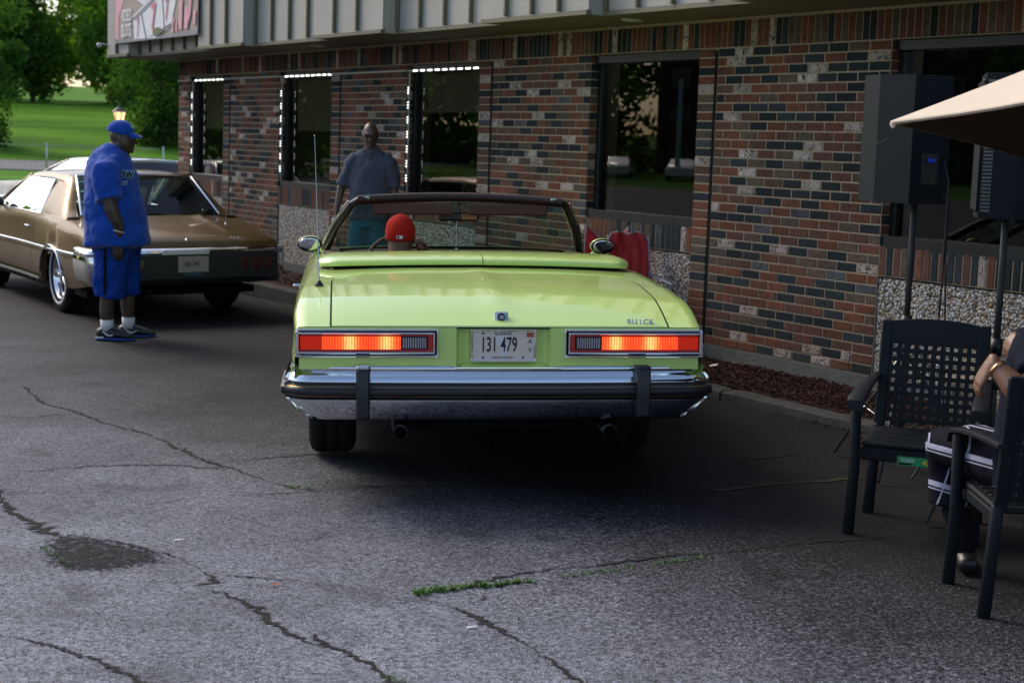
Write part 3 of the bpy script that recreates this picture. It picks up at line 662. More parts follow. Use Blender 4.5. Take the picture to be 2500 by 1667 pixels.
# mulch bed and kerb ------------------------------------------------
KO = .72
mb = MB(); n = 60
P = []
for i in range(n + 1):
    u = UL + (UR - UL) * i / n; row = []
    for off, z in ((-.0, .15), (.036, .15), (.25, .145), (.5, .13), (KO - .06, .10)): row.append((u, -off, z + .02 * noise.noise(Vector((u * 2, off * 4, 0)))))
    P.append(row)
mb.grid(P); M['mulch'] = pm('red_brown_mulch', (.035, .017, .013), .95, var=.6, vs=35, bump=1, bs=60)
o = mb.build('mulch_bed', M['mulch'], loc=(WX, WY, 0), rot=(0, 0, math.atan2(WD.y, WD.x)), fixn=True); tag(o, kind='structure')
rnd = random.Random(3); mb = MB()
for k in range(9000):
    u = rnd.choice([rnd.uniform(-3, 5), rnd.uniform(UL, 5), rnd.uniform(-1, 3)]); off = rnd.uniform(.04, KO - .05 + (rnd.random() < .06) * .25)
    z = .15 - .05 * max(0, off - .2) + .02 * noise.noise(Vector((u * 2, off * 4, 0))) + rnd.uniform(-.004, .012)
    if off > KO - .05: z = .045
    L_, w, h = rnd.uniform(.012, .045), rnd.uniform(.004, .010), rnd.uniform(.002, .005)
    Mx = Matrix.Translation((u, -off, z)) @ Matrix.Rotation(rnd.uniform(0, 6.28), 4, 'Z') @ Matrix.Rotation(rnd.uniform(-.5, .5), 4, 'Y')
    mb.box(-L_ / 2, L_ / 2, -w / 2, w / 2, -h, h, rnd.choices((0, 1, 2), (6, 3, 1))[0], Mx)
o = mb.build('mulch_chips', [pm('mulch_red', (.055, .020, .014), .9, var=.4, vs=30), pm('mulch_dark', (.03, .018, .015), .9), pm('mulch_tan', (.10, .06, .04), .9)], loc=(WX, WY, 0), rot=(0, 0, math.atan2(WD.y, WD.x)))
tag(o, 'red brown wood chips covering the narrow bed along the wall', 'mulch', kind='stuff')
mb = MB(); u = UL - .5
kr = random.Random(2)
while u < UR:
    L_ = kr.choice((1.2, 2.4, 1.8)); d = kr.uniform(-.012, .012)
    P = []
    nn = 14
    for i in range(nn + 1):
        uu = u + .008 + (L_ - .016) * i / nn; w1 = .008 * noise.noise(Vector((uu * 5, 1, 0))); w2 = .008 * noise.noise(Vector((uu * 5, 7, 0)))
        P.append([(uu, -KO + d + .07 + w1, -.05), (uu, -KO + d + .068 + w1, .085 + w2), (uu, -KO + d + .055 + w1, .10 + w2), (uu, -KO + d - .05, .098 + w2 + w1), (uu, -KO + d - .07 + w2, .082 + w2), (uu, -KO + d - .078 + w2, -.05)])
    mb.grid(P); mb.poly(P[0]); mb.poly(P[-1]); u += L_
tag(mb.build('kerb', M['kerb'], loc=(WX, WY, 0), rot=(0, 0, math.atan2(WD.y, WD.x)), fixn=True), kind='structure')
mb = MB(); mb.poly([(0, 0, 0), (.055, .01, .008), (.07, .045, .018), (.012, .035, .006)])
tag(mb.build('litter', M['white'], loc=tuple(wp(.93, .42, .165))), 'small white scrap of paper lying on the mulch', 'litter')
for i, (x, y, lab, c) in enumerate([(-1.42, 6.62, 'small white fleck of paper beside the broken hollow', M['white']), (-.9, 5.95, 'orange dry leaf on the asphalt near the moss joint', None), (-.13, 5.45, 'pale scrap of paper near the crack in the foreground', M['white'])]):
    mb = MB(); mb.poly([(0, 0, 0), (.035, .006, .004), (.045, .016, .006), (.008, .018, .002)])
    tag(mb.build('litter' if c else 'dry_leaf', c or pm('dry_leaf', (.35, .12, .03), .8), loc=(x, y, lotz(x, y) + .006)), lab, 'litter' if c else 'leaf')

# ================================================================ BACKGROUND
def leafmat(name, c1, c2, tr=.35):
    m = bpy.data.materials.new(name); m.use_nodes = True; N = m.node_tree.nodes; L = m.node_tree.links; N.clear()
    o = N.new('ShaderNodeOutputMaterial'); d = N.new('ShaderNodeBsdfDiffuse'); t = N.new('ShaderNodeBsdfTranslucent'); mx = N.new('ShaderNodeMixShader'); mx.inputs[0].default_value = tr
    geo = N.new('ShaderNodeNewGeometry'); cr = N.new('ShaderNodeValToRGB'); e = cr.color_ramp.elements; e[0].color = (*c1, 1); e[1].color = (*c2, 1)
    L.new(geo.outputs['Random Per Island'], cr.inputs[0]); L.new(cr.outputs[0], d.inputs[0])
    m2 = N.new('ShaderNodeMix'); m2.data_type = 'RGBA'; m2.blend_type = 'MULTIPLY'; m2.inputs['Factor'].default_value = 1; L.new(cr.outputs[0], m2.inputs['A']); m2.inputs['B'].default_value = (1.3, 1.5, .5, 1); L.new(m2.outputs['Result'], t.inputs[0])
    L.new(d.outputs[0], mx.inputs[1]); L.new(t.outputs[0], mx.inputs[2]); L.new(mx.outputs[0], o.inputs[0]); return m
LM = [leafmat('leaves_dark', (.04, .085, .024), (.09, .165, .045), .5), leafmat('leaves_mid', (.075, .15, .032), (.13, .235, .05), .5), leafmat('leaves_light', (.10, .18, .04), (.17, .27, .06), .5)]
M['bark'] = pm('bark', (.06, .048, .038), .95, var=.4, vs=3, bump=.6, bs=12)
def crownmesh(seed, h, r, n, mi, ls, base=.25, blobs=20):
    rn = random.Random(seed); bl = []
    for k in range(blobs):
        a = rn.uniform(0, 6.28); q = math.sqrt(rn.random()); zz = rn.uniform(base, .95)
        prof = math.sin(math.pi * min(1, max(.08, (zz - base * .6) / (1.08 - base * .6)))) ** .6
        bl.append((Vector((math.cos(a) * q * r * .75 * prof, math.sin(a) * q * r * .75 * prof, zz * h)), rn.uniform(.22, .42) * r))
    mb = MB()
    for k in range(n):
        c, br = rn.choice(bl)
        d = Vector((rn.gauss(0, 1), rn.gauss(0, 1), rn.gauss(0, .8))).normalized() * br * (rn.random() ** .4)
        p = c + d; s = ls * rn.uniform(.5, 1.4)
        A = Vector((rn.gauss(0, 1), rn.gauss(0, 1), rn.gauss(0, 1))).normalized(); B = A.cross(Vector((rn.gauss(0, 1), rn.gauss(0, 1), rn.gauss(0, 1)))).normalized()
        mb.add([p - A * s, p - B * s * .6, p + A * s, p + B * s * .6], [(0, 1, 2, 3)], 0)
    return mb.mesh('crown', LM[mi])
def tree(x, y, h, r, seed, mi, label, n=7000, ls=.22, base=.25, cat='tree', group='trees on the far side of the lawn', name='leafy_tree', blobs=20, mesh=None):
    z = basez(x, y) if y > 56 else basez(x, y)
    t = empty(name, (x, y, z), (0, 0, seed * 1.7)); tag(t, label, cat, group)
    mb = MB(); rn = random.Random(seed)
    mb.tube([(0, 0, -.3), (.05 * h / 10, 0, h * .3), (0, .02 * h, h * .75)], [.035 * h * .6, .022 * h * .6, .006 * h], 8)
    for k in range(5):
        a = rn.uniform(0, 6.28); z0 = h * rn.uniform(.25, .6); mb.tube([(0, 0, z0), (math.cos(a) * r * .35, math.sin(a) * r * .35, z0 + h * .12), (math.cos(a) * r * .6, math.sin(a) * r * .6, z0 + h * .2)], [.012 * h * .6, .008 * h * .6, .003 * h], 6)
    mb.build('trunk', M['bark'], t, smooth=True)
    link('crown', mesh or crownmesh(seed, h, r, n, mi, ls, base, blobs), t); return t
rt = random.Random(21)
ORD = ['leftmost'] + [w + ' from the left' for w in 'second third fourth fifth sixth seventh eighth ninth tenth eleventh twelfth thirteenth fourteenth fifteenth'.split()]
kinds = ['tall mid green tree', 'broad dark green tree', 'pale green loose tree']
protos = [crownmesh(100 + i, 10, 4.2, 5200, [0, 1, 2, 1][i], .20, [.1, .15, .12, .2][i], 26) for i in range(4)]
row = []
for i in range(15): row.append((-62 + i * 3.9 + rt.uniform(-1, 1), 141 + rt.uniform(-2, 9), rt.uniform(1.15, 1.6), i % 4))
for i in range(9): row.append((-66 + i * 6.2 + rt.uniform(-1, 1), 158 + rt.uniform(-2, 8), rt.uniform(1.35, 1.75), (i * 3 + 1) % 4))
for i, (x, y, s, k) in enumerate(row):
    t = empty('leafy_tree', (x, y, basez(x, y) - .2), (0, 0, rt.uniform(0, 6.28))); t.scale = (s, s, s)
    tag(t, '%s %s tree, %s, %s row of the wood' % ('taller' if s > 1.6 else 'lower', ['dark dense', 'mid green', 'pale green', 'olive green'][k], ORD[i if i < 15 else i - 15], 'front' if i < 15 else 'back'), 'tree', 'trees of the wood beyond the lawn')
    mb = MB(); mb.tube([(0, 0, -.3), (.1, 0, 4), (0, .2, 8)], [.22, .15, .04], 8); mb.build('trunk', M['bark'], t, smooth=True)
    link('crown', protos[k], t)
tree(-34.5, 103, 9.5, 3.6, 31, 0, 'dark tree at the left edge of the lawn', 9000, .16, .03, group=None)
tree(-24.3, 108, 7.8, 4.4, 32, 0, 'broad dark bushy tree on the lawn just left of the restaurant corner', 12000, .15, .0, group=None, blobs=26)
tree(-19.5, 118, 7, 3.2, 35, 1, 'small mid green tree on the lawn behind the dark bushy tree', 6000, .16, .0, group=None)
# tree belt and things to the left of the picture, seen in the glass, plus an added tree row blocking low sky
for i, (x, y, s, k) in enumerate([(-62, 17, 1.2, 0), (-66, 10, 1.3, 1), (-60, 4, 1.1, 0), (-64, -5, 1.3, 1), (-58, -14, 1.2, 0), (-75, 62, 1.5, 1), (-70, 74, 1.4, 0), (-78, 84, 1.5, 1), (-66, 95, 1.4, 0)] + [(-50 - 2.2 * q, 52 + 6.5 * q, .95, q % 3) for q in range(4)] + [(-49 - 3.6 * q, 97 - 4.6 * q, 1.45 + .1 * (q % 3), q % 4) for q in range(7)] + [(-118 - 2 * q, 65 + 9 * q, 2.25, q % 2) for q in range(4)] + [(-98, 58.5, 1.9, 1), (-103, 62, 2.0, 0)]):
    t = empty('leafy_tree', (x, y, -1.6 if 9 <= i < 13 else (-5 if i >= 20 else -.4)), (0, 0, i * 1.3)); t.scale = (s, s, s); tag(t, (ORD + ['%dth' % q for q in range(16, 30)])[i].replace(' from the left', '').replace('leftmost', 'first') + ' tree along the left side of the car park, outside the picture', 'tree', 'trees left of the car park')
    mb = MB(); mb.tube([(0, 0, -.3), (.1, 0, 4), (0, .2, 8)], [.22, .15, .04], 8); mb.build('trunk', M['bark'], t, smooth=True); link('crown', protos[k], t)
apt = empty('apartment_block', (-114, 39.2, -.2), (0, 0, R(68))); tag(apt, 'four storey red brick apartment block seen only in the window reflection', 'building')
mb = MB(); mb.box(-16, 16, 0, 10, 0, 12.5); mb.build('wall', pm('apartment_brick', (.11, .045, .032), .9, var=.2, vs=1), apt)
mw = pm('apartment_trim', (.22, .23, .24), .7); md = pm('apartment_window', (.02, .03, .035), .15)
for fl in range(4):
    for k in range(9):
        if k == 4: continue
        x = -14.4 + k * 3.6; z = 1 + fl * 3.0
        mb = MB(); mb.box(x - .75, x + .75, -.06, .0, z, z + 1.5); w = mb.build('window', mw, apt); mb = MB(); mb.box(x - .65, x + .65, -.08, -.061, z + .1, z + 1.4); mb.build('pane', md, w)
mb = MB(); mb.tube([(0, 0, 0), (0, 0, 6.2)], [.17, .13], 10); tag(mb.build('utility_pole', M['strip'], loc=(-80.6, 42.4, -.1), smooth=True), 'pale light pole seen only in the window reflection', 'pole')

# chain link fence by the road
fe = empty('chain_link_fence', (-26, 71, -.1)); tag(fe, 'low chain link fence with thin posts along the near side of the road', 'fence')
mb = MB()
for k in range(64):
    for s in (-1, 1): mb.box(k * .5 - 22 - .003, k * .5 - 22 + .003, -.002 * s, -.002 * s + .003, .05, 1.1, 0, Matrix.Rotation(0, 4, 'Y'))
mb.box(-22, 10, -.012, .012, 1.10, 1.13); tag(mb.build('mesh', M['steel'], fe), kind='stuff')
for k in range(13): mb = MB(); mb.tube([(k * 2.6 - 21, 0, -.2), (k * 2.6 - 21, 0, 1.2)], .035, 8); mb.build('post', M['steel'], fe, smooth=True)
mb = MB(); mb.ell((0, 0, 0), (.17, .05, .2)); tag(mb.build('fence_sign', M['strip'], loc=(-24.0, 70.9, .98), smooth=True), 'pale round tag on top of a fence post by the road', 'sign')
# lantern post
lp = empty('lantern_post', (-9.5, 38, -.1)); tag(lp, 'black lantern post with a lit amber lamp, standing behind the man in blue', 'street lamp')
mb = MB(); mb.tube([(0, 0, 0), (0, 0, 2.0)], .05, 10); mb.tube([(0, 0, 0), (0, 0, .35)], [.11, .06], 10); mb.tube([(-.32, 0, 1.92), (.32, 0, 1.92)], .02, 8); mb.build('post', M['blackplastic'], lp, smooth=True)
mb = MB(); mb.revolve([(2.0, .0), (2.0, .09), (2.03, .1), (2.03, 0)], axis='Z', seg=6); mb.revolve([(2.42, .0), (2.33, .12), (2.28, .19), (2.27, .17), (2.28, 0)], axis='Z', seg=6); mb.tube([(0, 0, 2.4), (0, 0, 2.5)], [.03, .01], 6)
for k in range(6):
    a = math.pi / 3 * k; mb.tube([(.095 * math.cos(a), .095 * math.sin(a), 2.03), (.155 * math.cos(a), .155 * math.sin(a), 2.28)], .012, 6)
mb.build('lantern_frame', M['blackplastic'], lp)
mb = MB(); mb.revolve([(2.035, .0), (2.035, .09), (2.275, .15), (2.275, 0)], axis='Z', seg=6); mb.build('lantern_glass', pm('lantern_glass', (.8, .6, .35), .3, emis=(1, .62, .28), es=1.1), lp)
# ================================================================ CARS
def lerpk(ks, y):
    if y <= ks[0][0]: return ks[0][1]
    for (a, va), (b, vb) in zip(ks, ks[1:]):
        if y <= b:
            t = (y - a) / (b - a); t = t * t * (3 - 2 * t) * .35 + t * .65
            return va + (vb - va) * t
    return ks[-1][1]
def wheel(root, x, y, R_, w, s, style='plain', zc=None):
    zc = zc or R_
    t = MB(); r = R_; h = w / 2
    t.revolve([(-h * .7, r * .62), (-h * .98, r * .70), (-h, r * .84), (-h * .88, r * .95), (-h * .62, r), (-h * .3, r * 1.003), (-h * .29, r * .985), (-h * .22, r * .985), (-h * .21, r * 1.003), (h * .21, r * 1.003), (h * .22, r * .985), (h * .29, r * .985), (h * .3, r * 1.003), (h * .62, r), (h * .88, r * .95), (h, r * .84), (h * .98, r * .70), (h * .7, r * .62)], axis='X', seg=40)
    wh = t.build('wheel', M['rubber'], root, smooth=True, loc=(x, y, zc))
    q = MB()
    q.revolve([(s * h * .75, r * .63), (s * h * .86, r * .645), (s * h * .80, r * .60), (s * h * .2, r * .56), (s * h * .15, 0)], axis='X', seg=40)
    if style == 'chrome':
        for k in range(5):
            a = 2 * math.pi * k / 5
            q.tube([(s * h * .62, math.cos(a) * r * .1, math.sin(a) * r * .1), (s * h * .6, math.cos(a) * r * .35, math.sin(a) * r * .35), (s * h * .62, math.cos(a) * r * .6, math.sin(a) * r * .6)], [(r * .05, r * .1), (r * .04, r * .07), (r * .05, r * .11)], 8, ref=(1, 0, 0))
    else:
        for k in range(12):
            a = 2 * math.pi * k / 12; q.box(s * h * .3 if s > 0 else s * h * .6, s * h * .6 if s > 0 else s * h * .3, -r * .03, r * .03, r * .2, r * .5, 0, Matrix.Rotation(a, 4, 'X'))
    q.ell((s * h * .6, 0, 0), (.03, r * .16, r * .16), 14, 8)
    q.build('rim', M['chrome'], wh, smooth=True)
    if style == 'chrome':
        q = MB(); q.revolve([(s * h * .985, r * .705), (s * h * 1.02, r * .72), (s * h * 1.02, r * .76), (s * h * 1.0, r * .775)], axis='X', seg=40); q.build('white_stripe', M['white'], wh, smooth=True)
    return wh

# ---------------------------------------------------------------- lime convertible
M['lime'] = pm('lime_paint', (.60, .79, .20), .38, var=.03, vs=2, coat=1.0, croughness=.035, rvar=.02)
M['brownvinyl'] = pm('brown_vinyl', (.085, .035, .018), .55, var=.2, vs=12, bump=.3, bs=300)
M['darktrim'] = pm('dark_trim', (.012, .011, .011), .4)
M['darksteel'] = pm('sooty_steel', (.05, .05, .055), .35, metal=1, var=.3)
gc = empty('lime_convertible', (-.030, 7.42, .018), (R(-.30), R(-1.1), R(6.4)))
tag(gc, 'lime green convertible with the top down, tail lights lit, seen from behind', 'car')
ZS_ = [(.05, .828), (.09, .842), (.18, .872), (.30, .904), (.38, .922), (.48, .934), (.8, .958), (1.2, .976), (1.5, .985), (2.4, .985), (3.3, .985), (3.6, .965), (4.4, .93), (5.1, .88), (5.5, .80), (5.62, .72)]
WS = [(.05, .957), (.25, .962), (.6, .952), (1.2, .925), (1.5, .915), (2.4, .915), (3.3, .915), (4.5, .91), (5.3, .87), (5.62, .80)]
WM = [(.05, .975), (.3, .995), (1.2, 1.005), (3.0, 1.0), (4.8, .985), (5.4, .93), (5.62, .86)]
CR = [(.05, .0), (.3, .012), (.5, .02), (1.5, .028), (3.3, .03), (5.0, .02), (5.62, .01)]
WHY, WHR = (1.30, 4.42), .40
def gsec(y):
    zs, ws, wm, c = lerpk(ZS_, y), lerpk(WS, y), lerpk(WM, y), lerpk(CR, y)
    zb = .27
    for wy in WHY:
        d = abs(y - wy)
        if d < WHR: zb = max(zb, .335 + math.sqrt(WHR * WHR - d * d) * (.84 if wy < 2 else .95))
    if y < .9: zb = max(zb, .30 + .30 * max(0, (.80 - y) / .80) ** .6)
    pts = [(wm - .05, .25), (wm - .02, .30), (wm * .99, .42), (wm, .56), (wm * .997, .68), (wm * .985, zs - .10), ((wm + ws) / 2 + .006, zs - .045), (ws + .006, zs - .010), (ws - .004, zs + .000), (ws - .05, zs + .001)]
    pts = [(x, max(z, min(zb, zs - .12))) for x, z in pts]
    return pts, zs, ws, c
def deckz(x, y):
    zs, ws, c = lerpk(ZS_, y), lerpk(WS, y), lerpk(CR, y)
    q = min(1, abs(x) / (ws - .05)); return zs + .001 + c * (1 - q ** 2.4) + .007 * math.exp(-(x / .06) ** 2) * max(0, min(1, (y - .08) / .2, (1.5 - y) / .3, 1)) * (y < 1.5)
yst = [.05, .06, .075, .09, .12, .16, .2, .24, .28, .32, .36, .4, .44, .5, .58, .66, .74, .8]
y_ = .86
while y_ < 5.62: yst.append(y_); y_ += .045
yst.append(5.62)
mb = MB()
for s in (-1, 1): mb.grid([[Vector((s * x, y, z)) for x, z in gsec(y)[0]] for y in yst], flip=(s < 0))
xs_ = [i / 24 for i in range(-24, 25)]
def deckrow(y): w = lerpk(WS, y) - .05; return [Vector((w * q, y, deckz(w * q, y))) for q in xs_]
mb.grid([deckrow(y) for y in yst if y <= 1.60], flip=True); mb.grid([deckrow(y) for y in yst if y >= 3.42], flip=True)
front = gsec(5.62)[0]; mb.poly([(x, 5.62, z) for x, z in front] + [(-x, 5.62, z) for x, z in front[::-1]])
o = mb.build('body', M['lime'], gc, angle=50)
# door ledges beside the open cabin
for s in (-1, 1):
    mb = MB(); mb.grid([[Vector((s * (lerpk(WS, y) - .05), y, deckz(lerpk(WS, y) - .05, y))), Vector((s * (lerpk(WS, y) - .10), y, .99)), Vector((s * (lerpk(WS, y) - .15), y, .985)), Vector((s * (lerpk(WS, y) - .16), y, .5))] for y in (1.6, 2.0, 2.5, 3.0, 3.42)]); mb.build('door_lining', M['brownvinyl'], gc)
# rear fascia under the boot edge
rp = MB(); zt, zb = .826, .63; yf = .040
def rpq(x0, x1, z0, z1): rp.box(x0, x1, yf, yf + .03, z0, z1)
rpq(-.952, -.215, zb, zt); rpq(.235, .952, zb, zt); rpq(-.215, .235, zb, .632)
# plate recess: sloping cheeks and back
for s, x0, x1 in ((-1, -.215, -.170), (1, .235, .190)):
    rp.grid([[Vector((x0, yf, .632)), Vector((x0, yf, zt))], [Vector((x0 - s * .015, yf + .03, .640)), Vector((x0 - s * .015, yf + .03, zt))], [Vector((x1, yf + .045, .655)), Vector((x1, yf + .045, zt))]])
rp.quad((-.17, yf + .045, .655), (.19, yf + .045, .655), (.19, yf + .045, zt), (-.17, yf + .045, zt)); rp.quad((-.215, yf, .632), (.235, yf, .632), (.19, yf + .045, .655), (-.17, yf + .045, .655))
rp.build('rear_panel', M['lime'], gc, angle=35)
mb = MB(); mb.box(-.93, .93, .10, .13, .45, .80); mb.box(-.62, .62, .6, 5.4, .34, .44); mb.box(-.9, .9, 1.75, 4.0, .27, .33); mb.box(-.5, .5, .5, .95, .26, .35); mb.tube([(-.6, 1.3, .34), (.6, 1.3, .34)], .05, 8); mb.ell((0, 1.3, .34), (.14, .14, .13)); mb.build('chassis', M['dark'], gc)
# boot lid with a dark shut line
def lidw(y): return .80 if y < .92 else .80 - .32 * ((y - .92) / .30) ** 2.2
ly = [.052, .06, .08, .12, .18, .24, .3, .34, .38, .42, .5, .6, .7, .8, .9, .98, 1.05, 1.1, 1.15, 1.19, 1.22]
mb = MB(); P = []
for y in ly:
    w = lidw(y); row = [Vector((-w + .001, y, deckz(w, y) - .012)), Vector((-w, y, deckz(w, y) + .0035))] + [Vector((w * q, y, deckz(w * q, y) + .005)) for q in [i / 24 for i in range(-23, 24)]] + [Vector((w, y, deckz(w, y) + .0035)), Vector((w - .001, y, deckz(w, y) - .012))]
    P.append(row)
P = [[Vector((v.x, v.y - .004, v.z - .018)) for v in P[0]]] + P
mb.grid(P, flip=True); mb.build('boot_lid', M['lime'], gc, angle=40)
mb = MB()
for s in (-1, 1): mb.grid([[Vector((s * (lidw(y) - .002), y, deckz(lidw(y), y) + .0012)), Vector((s * (lidw(y) + .009), y, deckz(lidw(y), y) + .0012))] for y in ly])
mb.grid([[Vector((q * .5, y, deckz(q * .5, y) + .0015)) for q in xs_] for y in (1.215, 1.224)])
mb.box(-.95, .95, .044, .05, .820, .8275)
mb.build('shut_line', M['dark'], gc)
# folded roof cover
def cover(x0, x1, nm):
    mb = MB(); P = []
    prof = [(0, .0), (-.006, .012), (0, .024), (.02, .034), (.08, .046), (.20, .055), (.35, .056), (.36, .02)]
    n = 22
    for i in range(n + 1):
        x = x0 + (x1 - x0) * i / n; e = min(1, (.885 - abs(x)) / .10); e = math.sqrt(max(0, 1 - (1 - max(0, e)) ** 2)) if e < 1 else 1
        yb = 1.40 + (1 - e) * .16 + .05 * (x / .88) ** 2; z0 = 1.026 - .020 * (abs(x) / .88) ** 2
        P.append([Vector((x, yb + a * (.35 + .65 * e), z0 + b_ * (.55 + .45 * e))) for a, b_ in prof])
    mb.grid(P, flip=True); mb.poly(P[0]); mb.poly(P[-1][::-1]); return mb.build(nm, M['lime'], gc, angle=45)
cover(-.882, .028, 'roof_cover'); cover(.033, .882, 'roof_cover')
mb = MB(); mb.box(-.80, .80, 1.47, 1.60, .96, 1.03); mb.build('cover_gap', M['dark'], gc)
# bumper
def sweep(prof, nm, mat, taper=None, dip=0, ends=.5, xin=0):
    path = []; Wb = .985; rc_ = .10
    path.append((-Wb, ends, -1, 0)); path.append((-Wb, .14, -1, 0))
    for k in range(7):
        a = math.pi * (1 + .5 * k / 6); path.append((-Wb + rc_ + rc_ * math.cos(a), .13 + rc_ * math.sin(a) * 1.0, math.cos(a), math.sin(a)))
    xs2 = [-.8, -.7, -.6, -.45, -.30, -.235, -.215, -.195, -.17, -.1, 0]
    for x in xs2: path.append((x, .03, 0, -1))
    full = path + [(-x, y, -nx, ny) for (x, y, nx, ny) in path[::-1][1:]]
    mb = MB(); P = []
    for (x, y, nx, ny) in full:
        row = []
        for (o_, z) in prof:
            t = taper(z) if taper else 0
            d = dip * (1 if abs(x - .01) < .2 else max(0, 1 - (abs(x - .01) - .2) / .035)) if z > .64 else 0
            row.append(Vector((x * (1 - t) + nx * o_, y + .035 * (x / 1) ** 2 * (abs(ny) > .5) + ny * o_, z - d)))
        P.append(row)
    mb.grid(P); return mb.build(nm, mat, gc, angle=45, fixn=True)
sweep([(-.07, .648), (-.02, .651), (.0, .648), (.012, .640), (.014, .630), (.008, .620), (.012, .611), (.026, .602), (.036, .588), (.040, .572), (.034, .563), (.02, .562)], 'bumper_top', M['chrome'], dip=.022)
sweep([(.01, .5625), (.034, .562), (.042, .556), (.043, .548), (.052, .544), (.058, .536), (.058, .516), (.052, .508), (.043, .504), (.042, .498), (.03, .494), (.01, .493)], 'rub_strip', M['blackplastic'], ends=.62)
sweep([(.01, .4925), (.030, .492), (.037, .487), (.036, .478), (.022, .45), (.006, .425), (-.010, .400), (-.035, .382), (-.09, .374)], 'bumper_lower', M['chrome'], taper=lambda z: max(0, (.492 - z)) * .60, ends=.40)
for z in (.5475, .505):
    sweep([(.0435, z + .0022), (.0462, z), (.0435, z - .0022)], 'gold_line', pm('gold_line', (.45, .28, .09), .35, metal=.6), ends=.6)
for s, x in ((-1, -.655), (1, .672)):
    mb = MB(); P = []
    for (o_, z, w) in [(-.04, .652, .022), (.055, .648, .027), (.078, .640, .031), (.088, .622, .032), (.090, .5, .032), (.085, .42, .032), (.05, .395, .03), (-.02, .392, .028)]:
        P.append([Vector((x - w, .0 - o_ + .03, z)), Vector((x - w + .008, .03 - o_ - .010, z)), Vector((x + w - .008, .03 - o_ - .010, z)), Vector((x + w, .03 - o_, z)), Vector((x + w, .03, z if z < .6 else z))])
    mb.grid(P); mb.grid([[r_[0], Vector((x - .03, .04, r_[0].z))] for r_ in P]); mb.build('bumper_guard', M['blackplastic'], gc, angle=40)
    mb = MB(); mb.bbox(x - .034, x + .034, -.052, -.0, .6, .657, .008); mb.build('guard_cap', M['chrome'] if s < 0 else M['blackplastic'], gc)
# lights
def lensmat():
    m, nt, b = newmat('lit_red_lens'); N = nt.nodes; L = nt.links
    tc = N.new('ShaderNodeTexCoord'); sx = N.new('ShaderNodeSeparateXYZ'); L.new(tc.outputs['Object'], sx.inputs[0])
    def mth(op, *a):
        n = N.new('ShaderNodeMath'); n.operation = op
        for i, q in enumerate(a):
            if isinstance(q, (int, float)): n.inputs[i].default_value = q
            else: L.new(q, n.inputs[i])
        return n.outputs[0]
    ax = mth('ABSOLUTE', sx.outputs[0]); g = None
    for c in (.545, .715):
        d = mth('SUBTRACT', ax, c); e = mth('EXPONENT', mth('MULTIPLY', mth('MULTIPLY', d, d), -900)); g = e if g is None else mth('ADD', g, e)
    wz = mth('ABSOLUTE', mth('SINE', mth('MULTIPLY', sx.outputs[2], 520)))
    wx = mth('ABSOLUTE', mth('SINE', mth('MULTIPLY', sx.outputs[0], 240)))
    tex = mth('ADD', .30, mth('ADD', mth('MULTIPLY', wz, .30), mth('MULTIPLY', wx, .62)))
    nz = N.new('ShaderNodeTexNoise'); nz.inputs['Scale'].default_value = 160; L.new(tc.outputs['Object'], nz.inputs['Vector'])
    tot = mth('MULTIPLY', mth('MULTIPLY', mth('ADD', mth('MULTIPLY', g, .72), .40), tex), mth('ADD', .55, mth('MULTIPLY', nz.outputs['Fac'], .9)))
    cr = N.new('ShaderNodeValToRGB'); e = cr.color_ramp.elements
    e[0].position = 0; e[0].color = (.25, .004, .002, 1); e[1].position = 1; e[1].color = (1, .62, .20, 1)
    for p, c in ((.3, (.9, .04, .010)), (.55, (1, .13, .03)), (.8, (1, .32, .07))): q = e.new(p); q.color = (*c, 1)
    L.new(tot, cr.inputs[0]); L.new(cr.outputs[0], b.inputs['Emission Color']); b.inputs['Emission Strength'].default_value = .80
    b.inputs['Base Color'].default_value = (.35, .01, .005, 1); b.inputs['Roughness'].default_value = .12
    return m
M['lens'] = lensmat()
M['lensdim'] = pm('dim_red_lens', (.22, .006, .006), .12, var=.3, vs=60, coat=1, emis=(.6, .02, .01), es=.05)
M['lensmid'] = pm('half_lit_red_lens', (.4, .012, .006), .12, var=.3, vs=60, coat=1, emis=(1, .05, .02), es=.16)
M['reverse'] = pm('reversing_lens', (.42, .38, .43), .15, var=.3, vs=80, coat=1)
